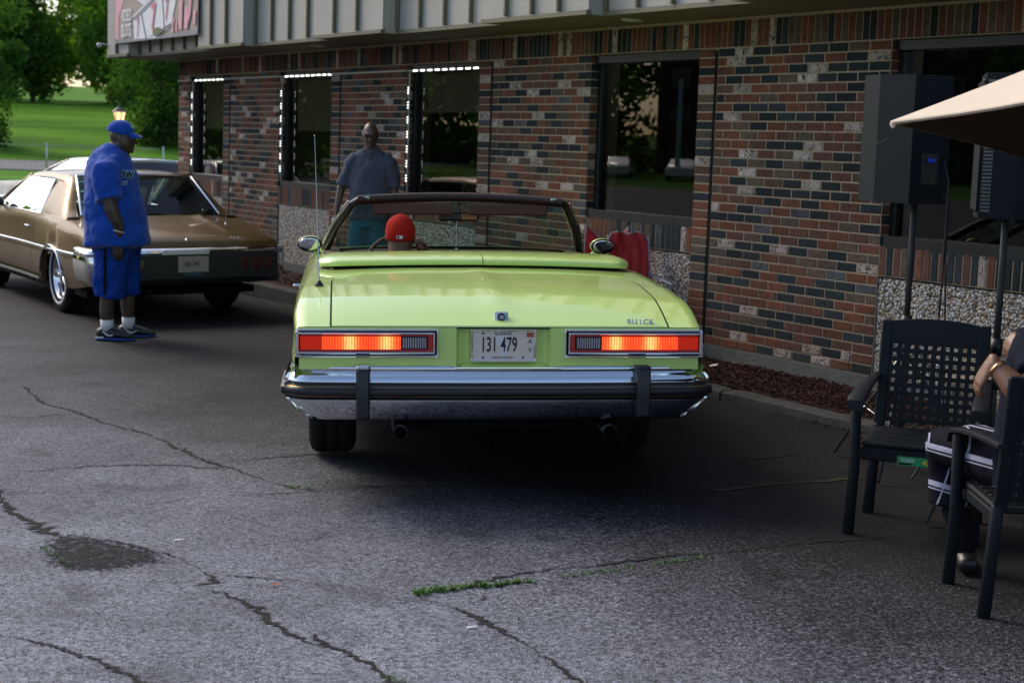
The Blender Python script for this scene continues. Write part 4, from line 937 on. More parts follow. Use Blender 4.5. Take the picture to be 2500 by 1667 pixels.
for s in (-1, 1):
    t = empty('tail_light', (0, 0, 0)); t.parent = gc
    X = lambda a: s * a
    def bxs(mb, xa, xb, y0, y1, z0, z1, b_=.002): mb.bbox(min(X(xa), X(xb)), max(X(xa), X(xb)), y0, y1, z0, z1, b_)
    mb = MB(); zo0, zo1 = .688, .8215
    bxs(mb, .300, .957, .016, .045, zo1 - .010, zo1, .003); bxs(mb, .300, .957, .016, .045, zo0, zo0 + .010, .003); bxs(mb, .300, .309, .016, .045, zo0 + .010, zo1 - .010, .003)
    bxs(mb, .318, .952, .010, .04, zo1 - .025, zo1 - .016, .003); bxs(mb, .318, .952, .010, .04, zo0 + .016, zo0 + .025, .003); bxs(mb, .318, .325, .010, .04, zo0 + .025, zo1 - .025, .002)
    bxs(mb, .948, .966, .018, .13, zo1 - .010, zo1, .003); bxs(mb, .952, .972, .02, .13, zo0, zo0 + .010, .003); bxs(mb, .952, .968, .016, .03, zo0 + .01, zo1 - .01, .003)
    mb.build('light_frame', M['chrome'], t)
    mb = MB(); bxs(mb, .309, .952, .034, .042, zo0 + .01, zo1 - .01, .001); mb.build('light_recess', M['dark'], t)
    za, zc = zo0 + .026, zo1 - .026
    mb = MB(); bxs(mb, .326, .947, .020, .034, za, za + .012); bxs(mb, .326, .947, .020, .034, zc - .008, zc); bxs(mb, .326, .350, .020, .034, za + .012, zc - .008); mb.build('red_surround', M['lensdim'], t)
    z0, z1 = za + .012, zc - .008
    mb = MB()
    for k in range(44):
        xa = .478 + k * (.845 - .478) / 44; xb = xa + (.845 - .478) / 44; xm = (xa + xb) / 2
        mb.add([(X(xa), .018, z0), (X(xm), .0145, z0), (X(xb), .018, z0), (X(xa), .018, z1), (X(xm), .0145, z1), (X(xb), .018, z1)], [(0, 1, 4, 3), (1, 2, 5, 4)])
    mb.build('lit_lens', M['lens'], t)
    mb = MB()
    for k in range(11):
        xa = .845 + k * .102 / 11; xb = xa + .102 / 11; xm = (xa + xb) / 2
        mb.add([(X(xa), .022, z0), (X(xm), .016, z0), (X(xb), .022, z0), (X(xa), .022, z1), (X(xm), .016, z1), (X(xb), .022, z1)], [(0, 1, 4, 3), (1, 2, 5, 4)])
    mb.build('corner_lens', M['lensmid'], t)
    mb = MB(); mb.grid([[Vector((X(.968), y, zo0 + .012)), Vector((X(.962), y, zo1 - .012))] for y in (.03, .13)]); mb.build('side_lens', M['lensdim'], t)
    mb = MB(); bxs(mb, .352, .476, .017, .030, z0, z1, .001); mb.build('reverse_frame', M['darktrim'], t)
    mb = MB(); q = .0105
    for k in range(10): xa = .360 + k * .0112; bxs(mb, xa, xa + .0062, .0125, .0165, z0 + .006, z1 - .006, .001)
    mb.build('reverse_lens', M['reverse'], t)
# plate
pl = empty('number_plate', (.012, .068, .740)); pl.parent = gc
mb = MB()
for (a, b_, c, d) in ((-.157, .157, .070, .079), (-.157, .157, -.079, -.068), (-.157, -.148, -.068, .070), (.148, .157, -.068, .070)): mb.bbox(a, b_, -.012, .004, c, d, .003)
mb.build('plate_frame', M['chrome'], pl)
mb = MB(); mb.box(-.150, .150, -.004, -.001, -.072, .074); plate = mb.build('plate', pm('plate_cream', (.78, .64, .56), .5, var=.08, vs=18), pl)
mb = MB(); mb.poly([(-.045, -.0045, .045), (-.01, -.0045, .05), (.028, -.0045, .05), (.032, -.0045, .0), (.02, -.0045, -.03), (.0, -.0045, -.055), (-.01, -.0045, -.045), (-.005, -.0045, -.02), (-.03, -.0045, 0), (-.042, -.0045, .02)]); mb.build('plate_print', pm('plate_pale', (.78, .75, .74), .5), pl)
mt = pm('plate_ink', (.012, .016, .016), .5)
def ptext(txt, size, x, z, sx=1, bold=0): link('lettering', text_mesh(txt, size, .0006, mt, sx=sx, bold=bold), pl, (x, -.0058, z), (R(90), 0, 0))
ptext('ILLINOIS', .021, -.002, .056, 1.0); ptext('131 479', .098, -.022, .001, .55, .0012); ptext('A', .030, .127, .020, .9); ptext('V', .030, .127, -.022, .9); ptext('LAND OF LINCOLN', .0115, -.003, -.058, 1.0)
mb = MB()
for x, z in ((-.098, .058), (.094, -.058), (-.098, -.0585)): mb.revolve([(-.0078, 0), (-.0078, .0045), (-.005, .0055)], (x, 0, z), 'Y', 10)
mb.build('bolts', mt, pl, fixn=True)
mb = MB(); mb.box(.110, .143, -.0065, -.0045, .040, .061); mb.build('sticker', pm('orange_sticker', (.42, .09, .04), .6, var=.5, vs=300), pl)
M['badge'] = pm('badge_silver', (.45, .46, .52), .35, metal=.5)
# emblem and lettering on the boot lid
em = empty('boot_emblem', (.005, .115, .866), (R(-20), 0, 0)); em.parent = gc
mb = MB(); mb.bbox(-.032, .032, -.004, .02, -.030, .030, .003); mb.bbox(-.024, .024, -.007, .0, -.020, .024, .002); mb.build('emblem_plate', pm('emblem_silver', (.5, .5, .55), .25, metal=.7), em)
mb = MB(); mb.revolve([(-.009, 0), (-.009, .019), (-.004, .020)], (0, 0, .002), 'Y', 20); mb.build('emblem_disc', M['dark'], em, fixn=True)
for (dx, c) in ((-.008, (.35, .12, .15)), (.0, (.55, .55, .58)), (.008, (.15, .3, .55))):
    mb = MB(); mb.prism([(dx - .006, -.0095, .012), (dx + .006, -.0095, .010), (dx + .005, -.0095, -.004), (dx - .001, -.0095, -.010), (dx - .006, -.0095, -.002)], (0, .001, 0)); mb.build('emblem_shield', pm('shield', c, .4), em, fixn=True)
for i, ch_ in enumerate('BUICK'): link('lettering', text_mesh(ch_, .032, .003, M['badge'], sx=1.15, bold=.0010), gc, (.618 + i * .0275, .084, .852), (R(72), 0, 0))
# exhausts
for x in (-.475, .53):
    mb = MB(); mb.revolve([(-.10, .031), (-.10, .035), (.3, .034)], (x, .14, .325), 'Y', 24); mb.build('exhaust', M['darksteel'], gc, smooth=True); mb = MB(); mb.revolve([(-.095, .0305), (.0, .030), (.0, 0)], (x, .14, .325), 'Y', 24); mb.build('exhaust_bore', M['dark'], gc)
# wheels
for x, y, s in ((-.80, 1.30, -1), (.80, 1.30, 1), (-.80, 4.42, -1), (.80, 4.42, 1)): wheel(gc, x, y, .355, .255, s)
# windscreen
BX, BY, BZ, TX, TY, TZ = .872, 3.30, .975, .650, 2.72, 1.352
for s in (-1, 1):
    mb = MB(); pth = [(s * BX, BY + .1, BZ - .03), (s * (BX - .015), BY, BZ + .02), (s * (.5 * BX + .5 * TX + .02), (BY + TY) / 2 + .02, (BZ + TZ) / 2), (s * (TX + .035), TY + .06, TZ - .045), (s * (TX - .01), TY, TZ - .012)]
    mb.tube(pth, [(.032, .042), (.030, .038), (.026, .032), (.024, .028), (.020, .02)], 10); mb.build('windscreen_pillar', M['darktrim'], gc, smooth=True)
    mb = MB(); mb.tube([(p[0] + s * .026, p[1] - .018, p[2] + .02) for p in pth[:4]], .006, 6); mb.build('pillar_trim', M['chrome'] if s < 0 else M['steel'], gc, smooth=True)
    mb = MB(); mb.bbox(s * (TX - .04) - .035, s * (TX - .04) + .035, TY - .045, TY - .02, TZ - .014, TZ + .008, .005); mb.build('header_latch', M['chrome'], gc)
mb = MB(); P = []
for i in range(21):
    x = -TX + 2 * TX * i / 20; y = TY + .10 - .10 * (x / TX) ** 2 - .02; z = TZ + .024 * (1 - (x / TX) ** 2)
    P.append([Vector((x, y + .05, z - .04)), Vector((x, y + .05, z)), Vector((x, y + .02, z + .012)), Vector((x, y - .03, z + .008)), Vector((x, y - .045, z - .01)), Vector((x, y - .03, z - .04)), Vector((x, y + .02, z - .05))])
mb.grid(P, close=True); mb.build('windscreen_header', pm('header_brown', (.030, .013, .010), .5), gc, smooth=True, fixn=True)
for s in (-1, 1):
    mb = MB(); mb.bbox(*sorted((s * .05, s * .56)), TY + .0, TY + .025, TZ - .105, TZ - .03, .008); mb.build('sun_visor', M['brownvinyl'], gc)
mb = MB(); P = []
for j in range(9):
    v = j / 8; hw = (BX - .03) * (1 - v) + (TX - .01) * v
    P.append([Vector((hw * q, BY + .16 * (1 - abs(q) ** 2.2) * (1 - .4 * v) + (TY - BY) * v, BZ + (TZ - .03 - BZ) * v)) for q in [i / 8 for i in range(-8, 9)]])
mb.grid(P); mb.build('windscreen', M['carglass'], gc, smooth=True)
mb = MB(); mb.bbox(-.13, .13, TY + .10, TY + .125, 1.205, 1.262, .012); mb.tube([(0, TY + .12, 1.26), (0, TY + .14, 1.34)], .008, 6); mb.build('rear_view_mirror', M['darktrim'], gc)
mb = MB(); mb.box(.015, .115, TY + .096, TY + .0995, 1.215, 1.252); mb.build('mirror_glass', pm('amber_reflection', (.35, .14, .03), .2, var=.3, vs=20), gc)  # amber reflection painted into the mirror glass colour
mb = MB()
for k in range(14): mb.ell((-.012, TY + .11, 1.20 - k * .012), (.0045, .0045, .005), 6, 4)
mb.ell((-.012, TY + .11, 1.02), (.010, .006, .014), 8, 6); tag(mb.build('hanging_beads', M['steel'], gc, smooth=True), None)
# interior
mb = MB(); P = []
for i in range(17):
    x = -.80 + 1.6 * i / 16; e = 1 - abs(x / .80) ** 6
    P.append([Vector((x, 3.00, .70)), Vector((x, 2.98, .90)), Vector((x, 2.985, .985 * 1 - .02 * (1 - e))), Vector((x, 3.02, 1.008 - .03 * (1 - e))), Vector((x, 3.2, 1.0 - .03 * (1 - e))), Vector((x, 3.46, .96))])
mb.grid(P); mb.build('dashboard', M['brownvinyl'], gc, smooth=True, fixn=True)
mb = MB()
for a, b_ in ((-.72, -.56), (-.53, -.20), (-.16, .16), (.20, .42)): mb.bbox(a, b_, 2.966, 2.985, .84, .975, .004)
mb.build('instrument_panel', M['dark'], gc)
mb = MB()
for k in range(4): mb.bbox(-.13 + k * .0, .13, 2.958, 2.966, .93 - k * .02, .934 - k * .02, .001)
mb.build('vent_slats', M['steel'], gc)
mb = MB(); mb.box(-.84, .84, 1.55, 3.45, .30, .34); mb.box(-.84, .84, 1.55, 1.60, .34, .99); mb.build('cabin_floor', M['dark'], gc)
for (a, b_, y0, zt_) in ((-.70, -.06, 2.02, 1.0), (.10, .64, 2.02, 1.05)):
    mb = MB(); P = []
    for i in range(13):
        x = a + (b_ - a) * i / 12; e = (1 - abs((x - (a + b_) / 2) / ((b_ - a) / 2)) ** 5)
        P.append([Vector((x, y0 + .02, .4)), Vector((x, y0 - .06, .8)), Vector((x, y0 - .10, zt_ - .06 + .02 * e)), Vector((x, y0 - .07, zt_ - .01 + .012 * e)), Vector((x, y0 - .02, zt_ + .012 * e)), Vector((x, y0 + .04, zt_ - .03)), Vector((x, y0 + .12, .8)), Vector((x, y0 + .18, .62)), Vector((x, y0 + .62, .62)), Vector((x, y0 + .66, .5))])
    mb.grid(P); mb.poly(P[0]); mb.poly(P[-1][::-1]); st = mb.build('seat', M['brownvinyl'], gc, angle=50, fixn=True)
    for x in (a, b_):
        mb = MB(); mb.tube([(x, y0 - .06, .8), (x, y0 - .10, zt_ - .05), (x, y0 - .07, zt_ - .005), (x, y0 - .02, zt_), (x, y0 + .04, zt_ - .03)], .008, 8); mb.build('piping', pm('cream_piping', (.5, .42, .36), .5), st, smooth=True)
mb = MB(); mb.bbox(-.75, .75, 1.62, 1.80, .45, .93, .04); mb.bbox(-.75, .75, 1.7, 2.0, .4, .58, .03); mb.build('rear_seat', M['brownvinyl'], gc)
sw = MB(); Mx = Matrix.Translation((-.40, 2.74, .93)) @ Matrix.Rotation(R(68), 4, 'X')
pts = [Mx @ Vector((.19 * math.cos(a * math.pi / 16), .19 * math.sin(a * math.pi / 16), 0)) for a in range(33)]
sw.tube(pts, .013, 8, ref=(0, 1, .3), caps=False); sw.tube([Mx @ Vector((-.18, 0, 0)), Mx @ Vector((.18, 0, 0))], .012, 6); sw.tube([(-.40, 2.76, .92), (-.40, 3.0, .84)], .03, 8); sw.build('steering_wheel', M['brownvinyl'], gc, smooth=True)
# mirrors, handles, aerial
for s in (-1, 1):
    mb = MB(); mb.ell((s * .955, 2.95, 1.045), (.082, .055, .052), 20, 12); mb.tube([(s * .89, 2.98, .97), (s * .925, 2.97, 1.01)], [.022, .018], 8); m_ = mb.build('door_mirror', M['lime'], gc, smooth=True)
    mb = MB(); mb.ell((s * .955, 2.890, 1.045), (.070, .004, .042), 20, 10, M=Matrix.Rotation(R(5 * s), 4, 'Z') @ Matrix.Rotation(R(10), 4, 'X')); mb.build('mirror_glass', pm('door_mirror_glass', (.7, .72, .75), .03, metal=1, var=0), m_, smooth=True)
    mb = MB(); mb.ell((s * .955, 2.905, 1.045), (.079, .014, .050), 20, 10); mb.build('mirror_rim', M['dark'], m_, smooth=True)
    mb = MB(); mb.bbox(*sorted((s * .985, s * 1.035)), 1.95, 2.13, .845, .868, .008); mb.build('door_handle', M['chrome'], gc)
    mb = MB(); mb.grid([[Vector((s * (lerpk(WM, y) + .002), y, z)) for z in (.35, .56, .68)] for y in (1.86, 1.867)]); mb.grid([[Vector((s * (lerpk(WM, y) + .002), y, z)) for z in (.35, .56, .68)] for y in (3.22, 3.227)]); mb.build('door_gap', M['dark'], gc)
    mb = MB(); mb.grid([[Vector((s * (lerpk(WM, y) + .004), y, .54)), Vector((s * (lerpk(WM, y) + .012), y, .55)), Vector((s * (lerpk(WM, y) + .004), y, .56))] for y in [.2 + .2 * i for i in range(3)] + [.85]]); mb.build('side_moulding', M['chrome'], gc)
mb = MB(); mb.revolve([(0, .022), (.012, .020), (.02, .012), (.028, .010), (.03, 0)], (-.868, .76, .958), 'Z', 12); mb.build('aerial_base', M['blackplastic'], gc, smooth=True)
mb = MB(); mb.tube([(-.868, .76, .985), (-.878, .80, 1.30)], [.0035, .003], 6); mb.tube([(-.878, .80, 1.30), (-.892, .86, 1.72)], [.0022, .0014], 6); mb.ell((-.8925, .861, 1.72), (.004, .004, .005), 6, 4); mb.build('aerial', M['steel'], gc)

# ---------------------------------------------------------------- saloon builder (old coupe)
def coupe(loc, yaw, paint, label, detail=True, name='parked_coupe', tilt=0, glass=None):
    root = empty(name, loc, (0, R(tilt), R(yaw))); tag(root, label, 'car')
    zs_ = [(.04, .70), (.07, .745), (.14, .785), (.25, .815), (.5, .865), (.8, .905), (1.15, .945), (1.6, .955), (3.3, .945), (3.8, .93), (4.6, .89), (5.15, .82), (5.3, .72)]
    ws_ = [(.04, .91), (.3, .915), (1.0, .90), (3.5, .90), (5.0, .88), (5.3, .80)]
    wm_ = [(.04, .935), (.25, .965), (1.3, .985), (2.5, .955), (4.2, .975), (5.0, .93), (5.3, .86)]
    WY_ = (1.27, 4.20)
    def sec(y):
        zs, ws, wm = lerpk(zs_, y), lerpk(ws_, y), lerpk(wm_, y); zb = .28
        if y < .8: zb = .28 + .1 * (.8 - y) / .8
        for wy in WY_:
            d = abs(y - wy)
            if d < .38: zb = max(zb, .37 + math.sqrt(.38 ** 2 - d * d) * .78)
        p = [(wm - .06, .26), (wm - .03, .30), (wm - .008, .40), (wm, .52), (wm - .004, .61), (wm - .022, .66), (wm - .03, zs - .10), (ws + .012, zs - .035), (ws, zs - .01), (ws - .03, zs)]
        return [(x, max(z, min(zb, zs - .13))) for x, z in p]
    ys_ = [.04, .055, .07, .1, .14, .2, .25, .35, .5, .65, .8]; y = .86
    while y < 5.3: ys_.append(y); y += .05
    ys_.append(5.3); mb = MB()
    for s in (-1, 1): mb.grid([[Vector((s * x, y, z)) for x, z in sec(y)] for y in ys_], flip=(s < 0))
    def drow(y): w = lerpk(ws_, y) - .03; return [Vector((w * q, y, lerpk(zs_, y) + .02 * (1 - abs(q) ** 2.4) + (.014 * max(0, 1 - abs(abs(q) - .55) / .1) if .3 < y < 1.1 else 0))) for q in xs_]
    mb.grid([drow(y) for y in ys_ if y <= 1.2], flip=True); mb.grid([drow(y) for y in ys_ if y >= 3.6], flip=True)
    q = sec(.04); mb.poly([(x, .04, z) for x, z in q] + [(-x, .04, z) for x, z in q[::-1]]); q = sec(5.3); mb.poly([(x, 5.3, z) for x, z in q] + [(-x, 5.3, z) for x, z in q[::-1]])
    mb.build('body', paint, root, angle=45, fixn=True)
    # greenhouse
    def rl(y): return lerpk([(1.12, .955), (1.62, 1.315), (1.72, 1.342), (2.2, 1.365), (2.9, 1.345), (3.0, 1.325), (3.72, .945)], y)
    zb_ = .945; mb = MB()
    for s in (-1, 1):
        P = []
        for y in (1.02, 1.12, 1.25, 1.4, 1.55, 1.65, 1.75, 1.85, 1.95):
            zr = max(rl(y), zb_ + .004); t = min(1, (zr - zb_) / .38); ti = max(0, min(1, (y - 1.75) / .2)) * .0
            inner = .74 - .13 * t
            P.append([Vector((s * .885, y, zb_ - .02)), Vector((s * .872, y, zb_ + .02 * t)), Vector((s * (.872 - .11 * t), y + .02, zb_ + (zr - zb_) * .55)), Vector((s * (.865 - .19 * t), y + .03, zb_ + (zr - zb_) * .88)), Vector((s * (.80 - .155 * t), y, zr - .006 * t)), Vector((s * inner, y, zr + .0))])
        mb.grid(P, flip=(s > 0))
    P = []
    for y in (1.58, 1.63, 1.7, 1.85, 2.1, 2.4, 2.7, 2.88, 2.97, 3.02):
        zr = rl(y); P.append([Vector((xx * 1.0, y + .03 * (abs(xx) < .3) * 0, zr + dz)) for xx, dz in ((-.70, -.055), (-.68, -.03), (-.645, -.008), (-.5, .008), (-.25, .018), (0, .022), (.25, .018), (.5, .008), (.645, -.008), (.68, -.03), (.70, -.055))])
    mb.grid(P)
    for s in (-1, 1): mb.tube([(s * .665, 2.96, 1.30), (s * .76, 3.35, 1.14), (s * .83, 3.74, .95)], [.03, .028, .034], 8)
    mb.build('roof', paint, root, angle=50, fixn=True)
    gl = M['coupeglass']
    mb = MB(); mb.grid([[Vector((q * (.71 - .11 * v), 1.10 + .53 * v, .955 + .37 * v + .02 * (1 - q * q))) for q in (-1, -.5, 0, .5, 1)] for v in (0, .33, .66, 1)]); mb.build('rear_window', gl, root, smooth=True)
    mb = MB(); mb.grid([[Vector((q * (.82 - .16 * v), 3.74 - .75 * v + .08 * (1 - q * q), .95 + .37 * v)) for q in (-1, -.5, 0, .5, 1)] for v in (0, .5, 1)]); mb.build('windscreen', M['glare'] if glass else gl, root, smooth=True)
    for s in (-1, 1): mb = MB(); mb.grid([[Vector((s * .865, 1.95, .95)), Vector((s * .865, 3.62, .95))], [Vector((s * .70, 2.0, 1.29)), Vector((s * .70, 2.97, 1.29))]]); mb.build('side_window', gl, root)
    ch = M['chrome']
    mb = MB(); fr = [(-.71, 1.095, .962), (-.60, 1.62, 1.325), (.60, 1.62, 1.325), (.71, 1.095, .962)]
    mb.tube([Vector(p) + Vector((0, -.01, .006)) for p in (fr[0], fr[1])], .014, 6); mb.tube([Vector(p) + Vector((0, -.01, .008)) for p in (fr[1], (0, 1.62, 1.343), fr[2])], .014, 6); mb.tube([Vector(p) + Vector((0, -.01, .006)) for p in (fr[2], fr[3])], .014, 6)
    for s in (-1, 1): mb.tube([(s * .875, 1.93, .95), (s * .775, 1.97, 1.14), (s * .705, 1.99, 1.285)], .011, 6); mb.tube([(s * .885, 1.9, .952), (s * .885, 3.6, .952)], .008, 6)
    mb.build('window_trim', ch, root, smooth=True)
    mb = MB(); mb.box(-.78, .78, 1.25, 3.6, .3, .36); mb.bbox(-.62, -.08, 2.2, 2.36, .4, 1.0, .04); mb.bbox(.08, .62, 2.2, 2.36, .4, 1.0, .04); mb.bbox(-.7, .7, 1.5, 1.65, .4, .9, .04); mb.bbox(-.78, .78, 3.3, 3.5, .6, .93, .03); mb.box(-.85, .85, .5, 5.0, .22, .28); mb.build('interior', M['dark'], root)
    for x, y, s in ((-.79, WY_[0], -1), (.79, WY_[0], 1), (-.79, WY_[1], -1), (.79, WY_[1], 1)): wheel(root, x, y, .37, .23, s, 'chrome')
    # bumper
    mb = MB(); P = []
    for (x, y, nx, ny) in [(-.965, .45, -1, 0), (-.965, .13, -1, 0), (-.955, .06, -.85, -.5), (-.93, .02, -.5, -.86), (-.88, .0, 0, -1), (-.45, -.02, 0, -1), (0, -.03, 0, -1), (.45, -.02, 0, -1), (.88, .0, 0, -1), (.93, .02, .5, -.86), (.955, .06, .85, -.5), (.965, .13, 1, 0), (.965, .45, 1, 0)]:
        P.append([Vector((x + nx * o_, y + ny * o_, z)) for o_, z in ((-.06, .715), (.0, .712), (.022, .698), (.03, .672), (.022, .655), (.022, .64), (.03, .62), (.026, .53), (.01, .43), (-.04, .37))])
    mb.grid(P); bm_ = mb.build('rear_bumper', ch, root, angle=40, fixn=True)
    mb = MB(); mb.box(-.86, .86, -.062, .03, .43, .652); mb.build('rear_grille', M['blackplastic'], root)
    for s in (-1, 1):
        mb = MB()
        for k in range(3): mb.bbox(*sorted((s * (.48 + k * .12), s * (.56 + k * .12))), -.066, -.060, .50, .61, .004)
        mb.build('tail_light', M['darkred'], root)
    mb = MB(); mb.bbox(-.30, .16, -.075, -.05, .655, .702, .004); mb.build('bumper_plate', pm('pale_insert', (.62, .63, .68), .3, metal=.3), root)
    p = empty('number_plate', (-.0, -.07, .565)); p.parent = root
    mb = MB(); mb.box(-.15, .15, -.004, 0, -.075, .075); mb.build('plate', pm('old_plate', (.40, .33, .24), .6, var=.15, vs=20), p)
    if detail:
        link('lettering', text_mesh('166 341', .075, .0006, mt, sx=.72, bold=.001), p, (-.018, -.0055, .0), (R(90), 0, 0)); link('lettering', text_mesh('CHEVROLET', .03, .0006, pm('blue_ink', (.1, .25, .4), .5), sx=1.1), p, (0, -.0055, -.095), (R(90), 0, 0))
        link('lettering', text_mesh('Nova', .06, .002, M['steel'], shear=.3), root, (.50, .105, .79), (R(65), 0, 0))
    mb = MB(); mb.ell((0, .10, .775), (.022, .014, .022)); mb.build('boot_lock', ch, root, smooth=True)
    for s in (-1, 1):
        mb = MB(); mb.grid([[Vector((s * (lerpk(wm_, y) - .006), y, .618)), Vector((s * (lerpk(wm_, y) + .010), y, .632)), Vector((s * (lerpk(wm_, y) - .008), y, .648))] for y in [.1 + .2 * i for i in range(26)]]); mb.build('side_moulding', ch, root, smooth=True)
        mb = MB(); mb.grid([[Vector((s * (lerpk(wm_, y) - .025), y, .285)), Vector((s * (lerpk(wm_, y) - .002), y, .30)), Vector((s * (lerpk(wm_, y) - .015), y, .33))] for y in [1.72 + .2 * i for i in range(11)]]); mb.build('sill_trim', ch, root, smooth=True)
        for wy in WY_:
            mb = MB(); mb.tube([(s * (lerpk(wm_, wy) - .003), wy + .385 * math.cos(a * math.pi / 16), .37 + .385 * .79 * math.sin(a * math.pi / 16)) for a in range(17)], .011, 6); mb.build('arch_trim', ch, root, smooth=True)
        mb = MB(); mb.grid([[Vector((s * (lerpk(wm_, y) + .001 - dx), y, z)) for dx, z in ((0, .36), (0, .52), (.004, .61))] for y in (2.0, 2.008)]); mb.grid([[Vector((s * (lerpk(wm_, y) - dx), y, z)) for dx, z in ((.02, .66), (.028, .84), (.045, .92))] for y in (2.0, 2.008)]); mb.build('door_gap', M['dark'], root)
        mb = MB(); mb.bbox(*sorted((s * .93, s * .965)), 2.10, 2.25, .80, .82, .006); mb.build('door_handle', ch, root)
        mb = MB(); mb.ell((s * .955, 3.35, 1.0), (.075, .05, .05)); mb.tube([(s * .87, 3.38, .95), (s * .93, 3.36, .99)], .015, 6); mb.build('door_mirror', M['blackplastic'], root, smooth=True)
        mb = MB()
        for k in range(6): mb.bbox(*sorted((s * .945, s * .972)), .20, .23, .44 + k * .035, .455 + k * .035, .003)
        mb.build('side_marker', M['steel'], root)
    mb = MB(); mb.tube([(.60, .62, .88), (.60, .62, 1.25)], .003, 6); mb.ell((.60, .62, .885), (.015, .015, .02)); mb.build('aerial', M['steel'], root)
    return root
M['coupeglass'] = glassmat('coupe_glass', (.16, .25, .24), .8, ior=1.4)
M['darkred'] = pm('unlit_red_lens', (.06, .004, .004), .15, coat=1)
M['gold'] = pm('brown_gold_metallic', (.16, .095, .028), .36, metal=.72, var=.05, coat=.45, croughness=.03)
cp = coupe((-3.06, 15.01, -.075), 32, M['gold'], 'brown gold vintage coupe with chrome trim, parked behind the man in blue', tilt=-1.1, name='vintage_coupe')
coupe((-8.6, 23.2, -.09), 40, pm('dark_red_paint', (.16, .012, .018), .35, coat=1), 'dark red car parked beyond the brown coupe at the left edge', False, name='red_car')
coupe((-4.75, 25.3, -.09), 52, pm('cream_paint', (.55, .48, .36), .35, coat=1), 'cream car mostly hidden behind the corner of the restaurant', False, name='cream_car')
coupe((-84, 47.6, -.09), -108, pm('silver_paint', (.6, .56, .48), .35, coat=1), 'silver car seen only in the window reflection', False, name='silver_car')
coupe((-85, 43.6, -.09), -108, pm('white_paint', (.75, .73, .68), .35, coat=1), 'white car seen only in the window reflection', False, name='white_car')
# ================================================================ PEOPLE
def hand(mb, Mx, curl=.35, side=1, s=1.0, curls=None):
    # wrist at origin, fingers towards -Z, palm faces +X, thumb on the side*Y side
    T = lambda x, y, z: Mx @ Vector((x * s, y * s * side, z * s))
    mb.tube([T(0, 0, .02), T(0, .0, -.02), T(.004, 0, -.055), T(.006, 0, -.088)], [(.020 * s, .028 * s), (.017 * s, .034 * s), (.016 * s, .042 * s), (.012 * s, .040 * s)], 12, ref=Mx.to_3x3() @ Vector((1, 0, 0)))
    for i, (y, L_, r_) in enumerate(((.029, .070, .0092), (.010, .080, .0095), (-.010, .074, .009), (-.028, .058, .0080))):
        c = curls[i] if curls else curl * (1 + .12 * i); p = Vector((.006, y, -.080)); a = c * .5; pts = [Vector((.004, y * .95, -.060)), p.copy()]
        for k, f in enumerate((.45, .30, .25)):
            p = p + Vector((math.sin(a), 0, -math.cos(a))) * L_ * f; pts.append(p.copy()); a += c
        rr = [r_ * 1.05, r_ * 1.08, r_, r_ * .92, r_ * .78]
        mb.tube([T(*q) for q in pts], [q * s for q in rr], 8)
    a = curl
    mb.tube([T(.005, .020, -.015), T(.016, .042, -.040), T(.026, .050, -.068), T(.036, .046, -.092)], [.014 * s, .0135 * s, .011 * s, .008 * s], 8)

def head(mb, c, yaw, s=1.0, pitch=0, neck=None, fat=1.0, nose=1):
    # face towards +Y before the turn; c = centre of the skull
    Mx = Matrix.Translation(c) @ Matrix.Rotation(yaw, 4, 'Z') @ Matrix.Rotation(pitch, 4, 'X') @ Matrix.Scale(s, 4)
    def E(p, r_): mb.ell(Mx @ Vector(p), [q * s for q in r_], 18, 12, M=Matrix.Rotation(yaw, 4, 'Z') @ Matrix.Rotation(pitch, 4, 'X'))
    E((0, -.010, .018), (.077, .097, .098)); E((0, .020, -.025), (.069 * fat, .074, .095)); E((0, .045, -.085), (.042 * fat, .042, .032)); E((0, .0, -.06), (.062 * fat, .06, .05))
    E((0, .074, .024), (.050, .020, .016)); E((.030, .072, -.022), (.022, .020, .020)); E((-.030, .072, -.022), (.022, .020, .020))
    mb.tube([Mx @ Vector((0, .088, .012)), Mx @ Vector((0, .104, -.012)), Mx @ Vector((0, .112, -.030))], [.009 * s, .011 * s, .014 * s], 8)
    for q in (-1, 1): E((q * .011, .100, -.031), (.010, .010, .008)); E((q * .080, -.005, -.005), (.010, .018, .030))
    E((0, .088, -.058), (.026, .013, .008)); E((0, .086, -.069), (.022, .013, .008)); E((0, .080, -.095), (.022, .018, .016))
    return Mx
def face_bits(Mx, root, s=1.0, shades=False):
    mb = MB()
    for q in (-1, 1): mb.ell(Mx @ Vector((q * .031, .080, .004)), (.011 * s, .008 * s, .008 * s), 10, 6)
    mb.build('eyes', pm('eye_white', (.35, .33, .3), .3), root, smooth=True)
    if shades:
        mb = MB(); Rm = Mx.to_3x3().normalized().to_4x4()
        for q in (-1, 1):
            mb.bbox(*sorted((q * .012, q * .060)), .094, .102, -.012, .020, .008, 0, Mx)
            mb.tube([Mx @ Vector((q * .060, .096, .012)), Mx @ Vector((q * .084, .04, .012)), Mx @ Vector((q * .088, -.02, .006))], .004, 6)
        mb.tube([Mx @ Vector((-.014, .102, .010)), Mx @ Vector((.014, .102, .010))], .004, 6)
        mb.build('sunglasses', M['darktrim'], root)

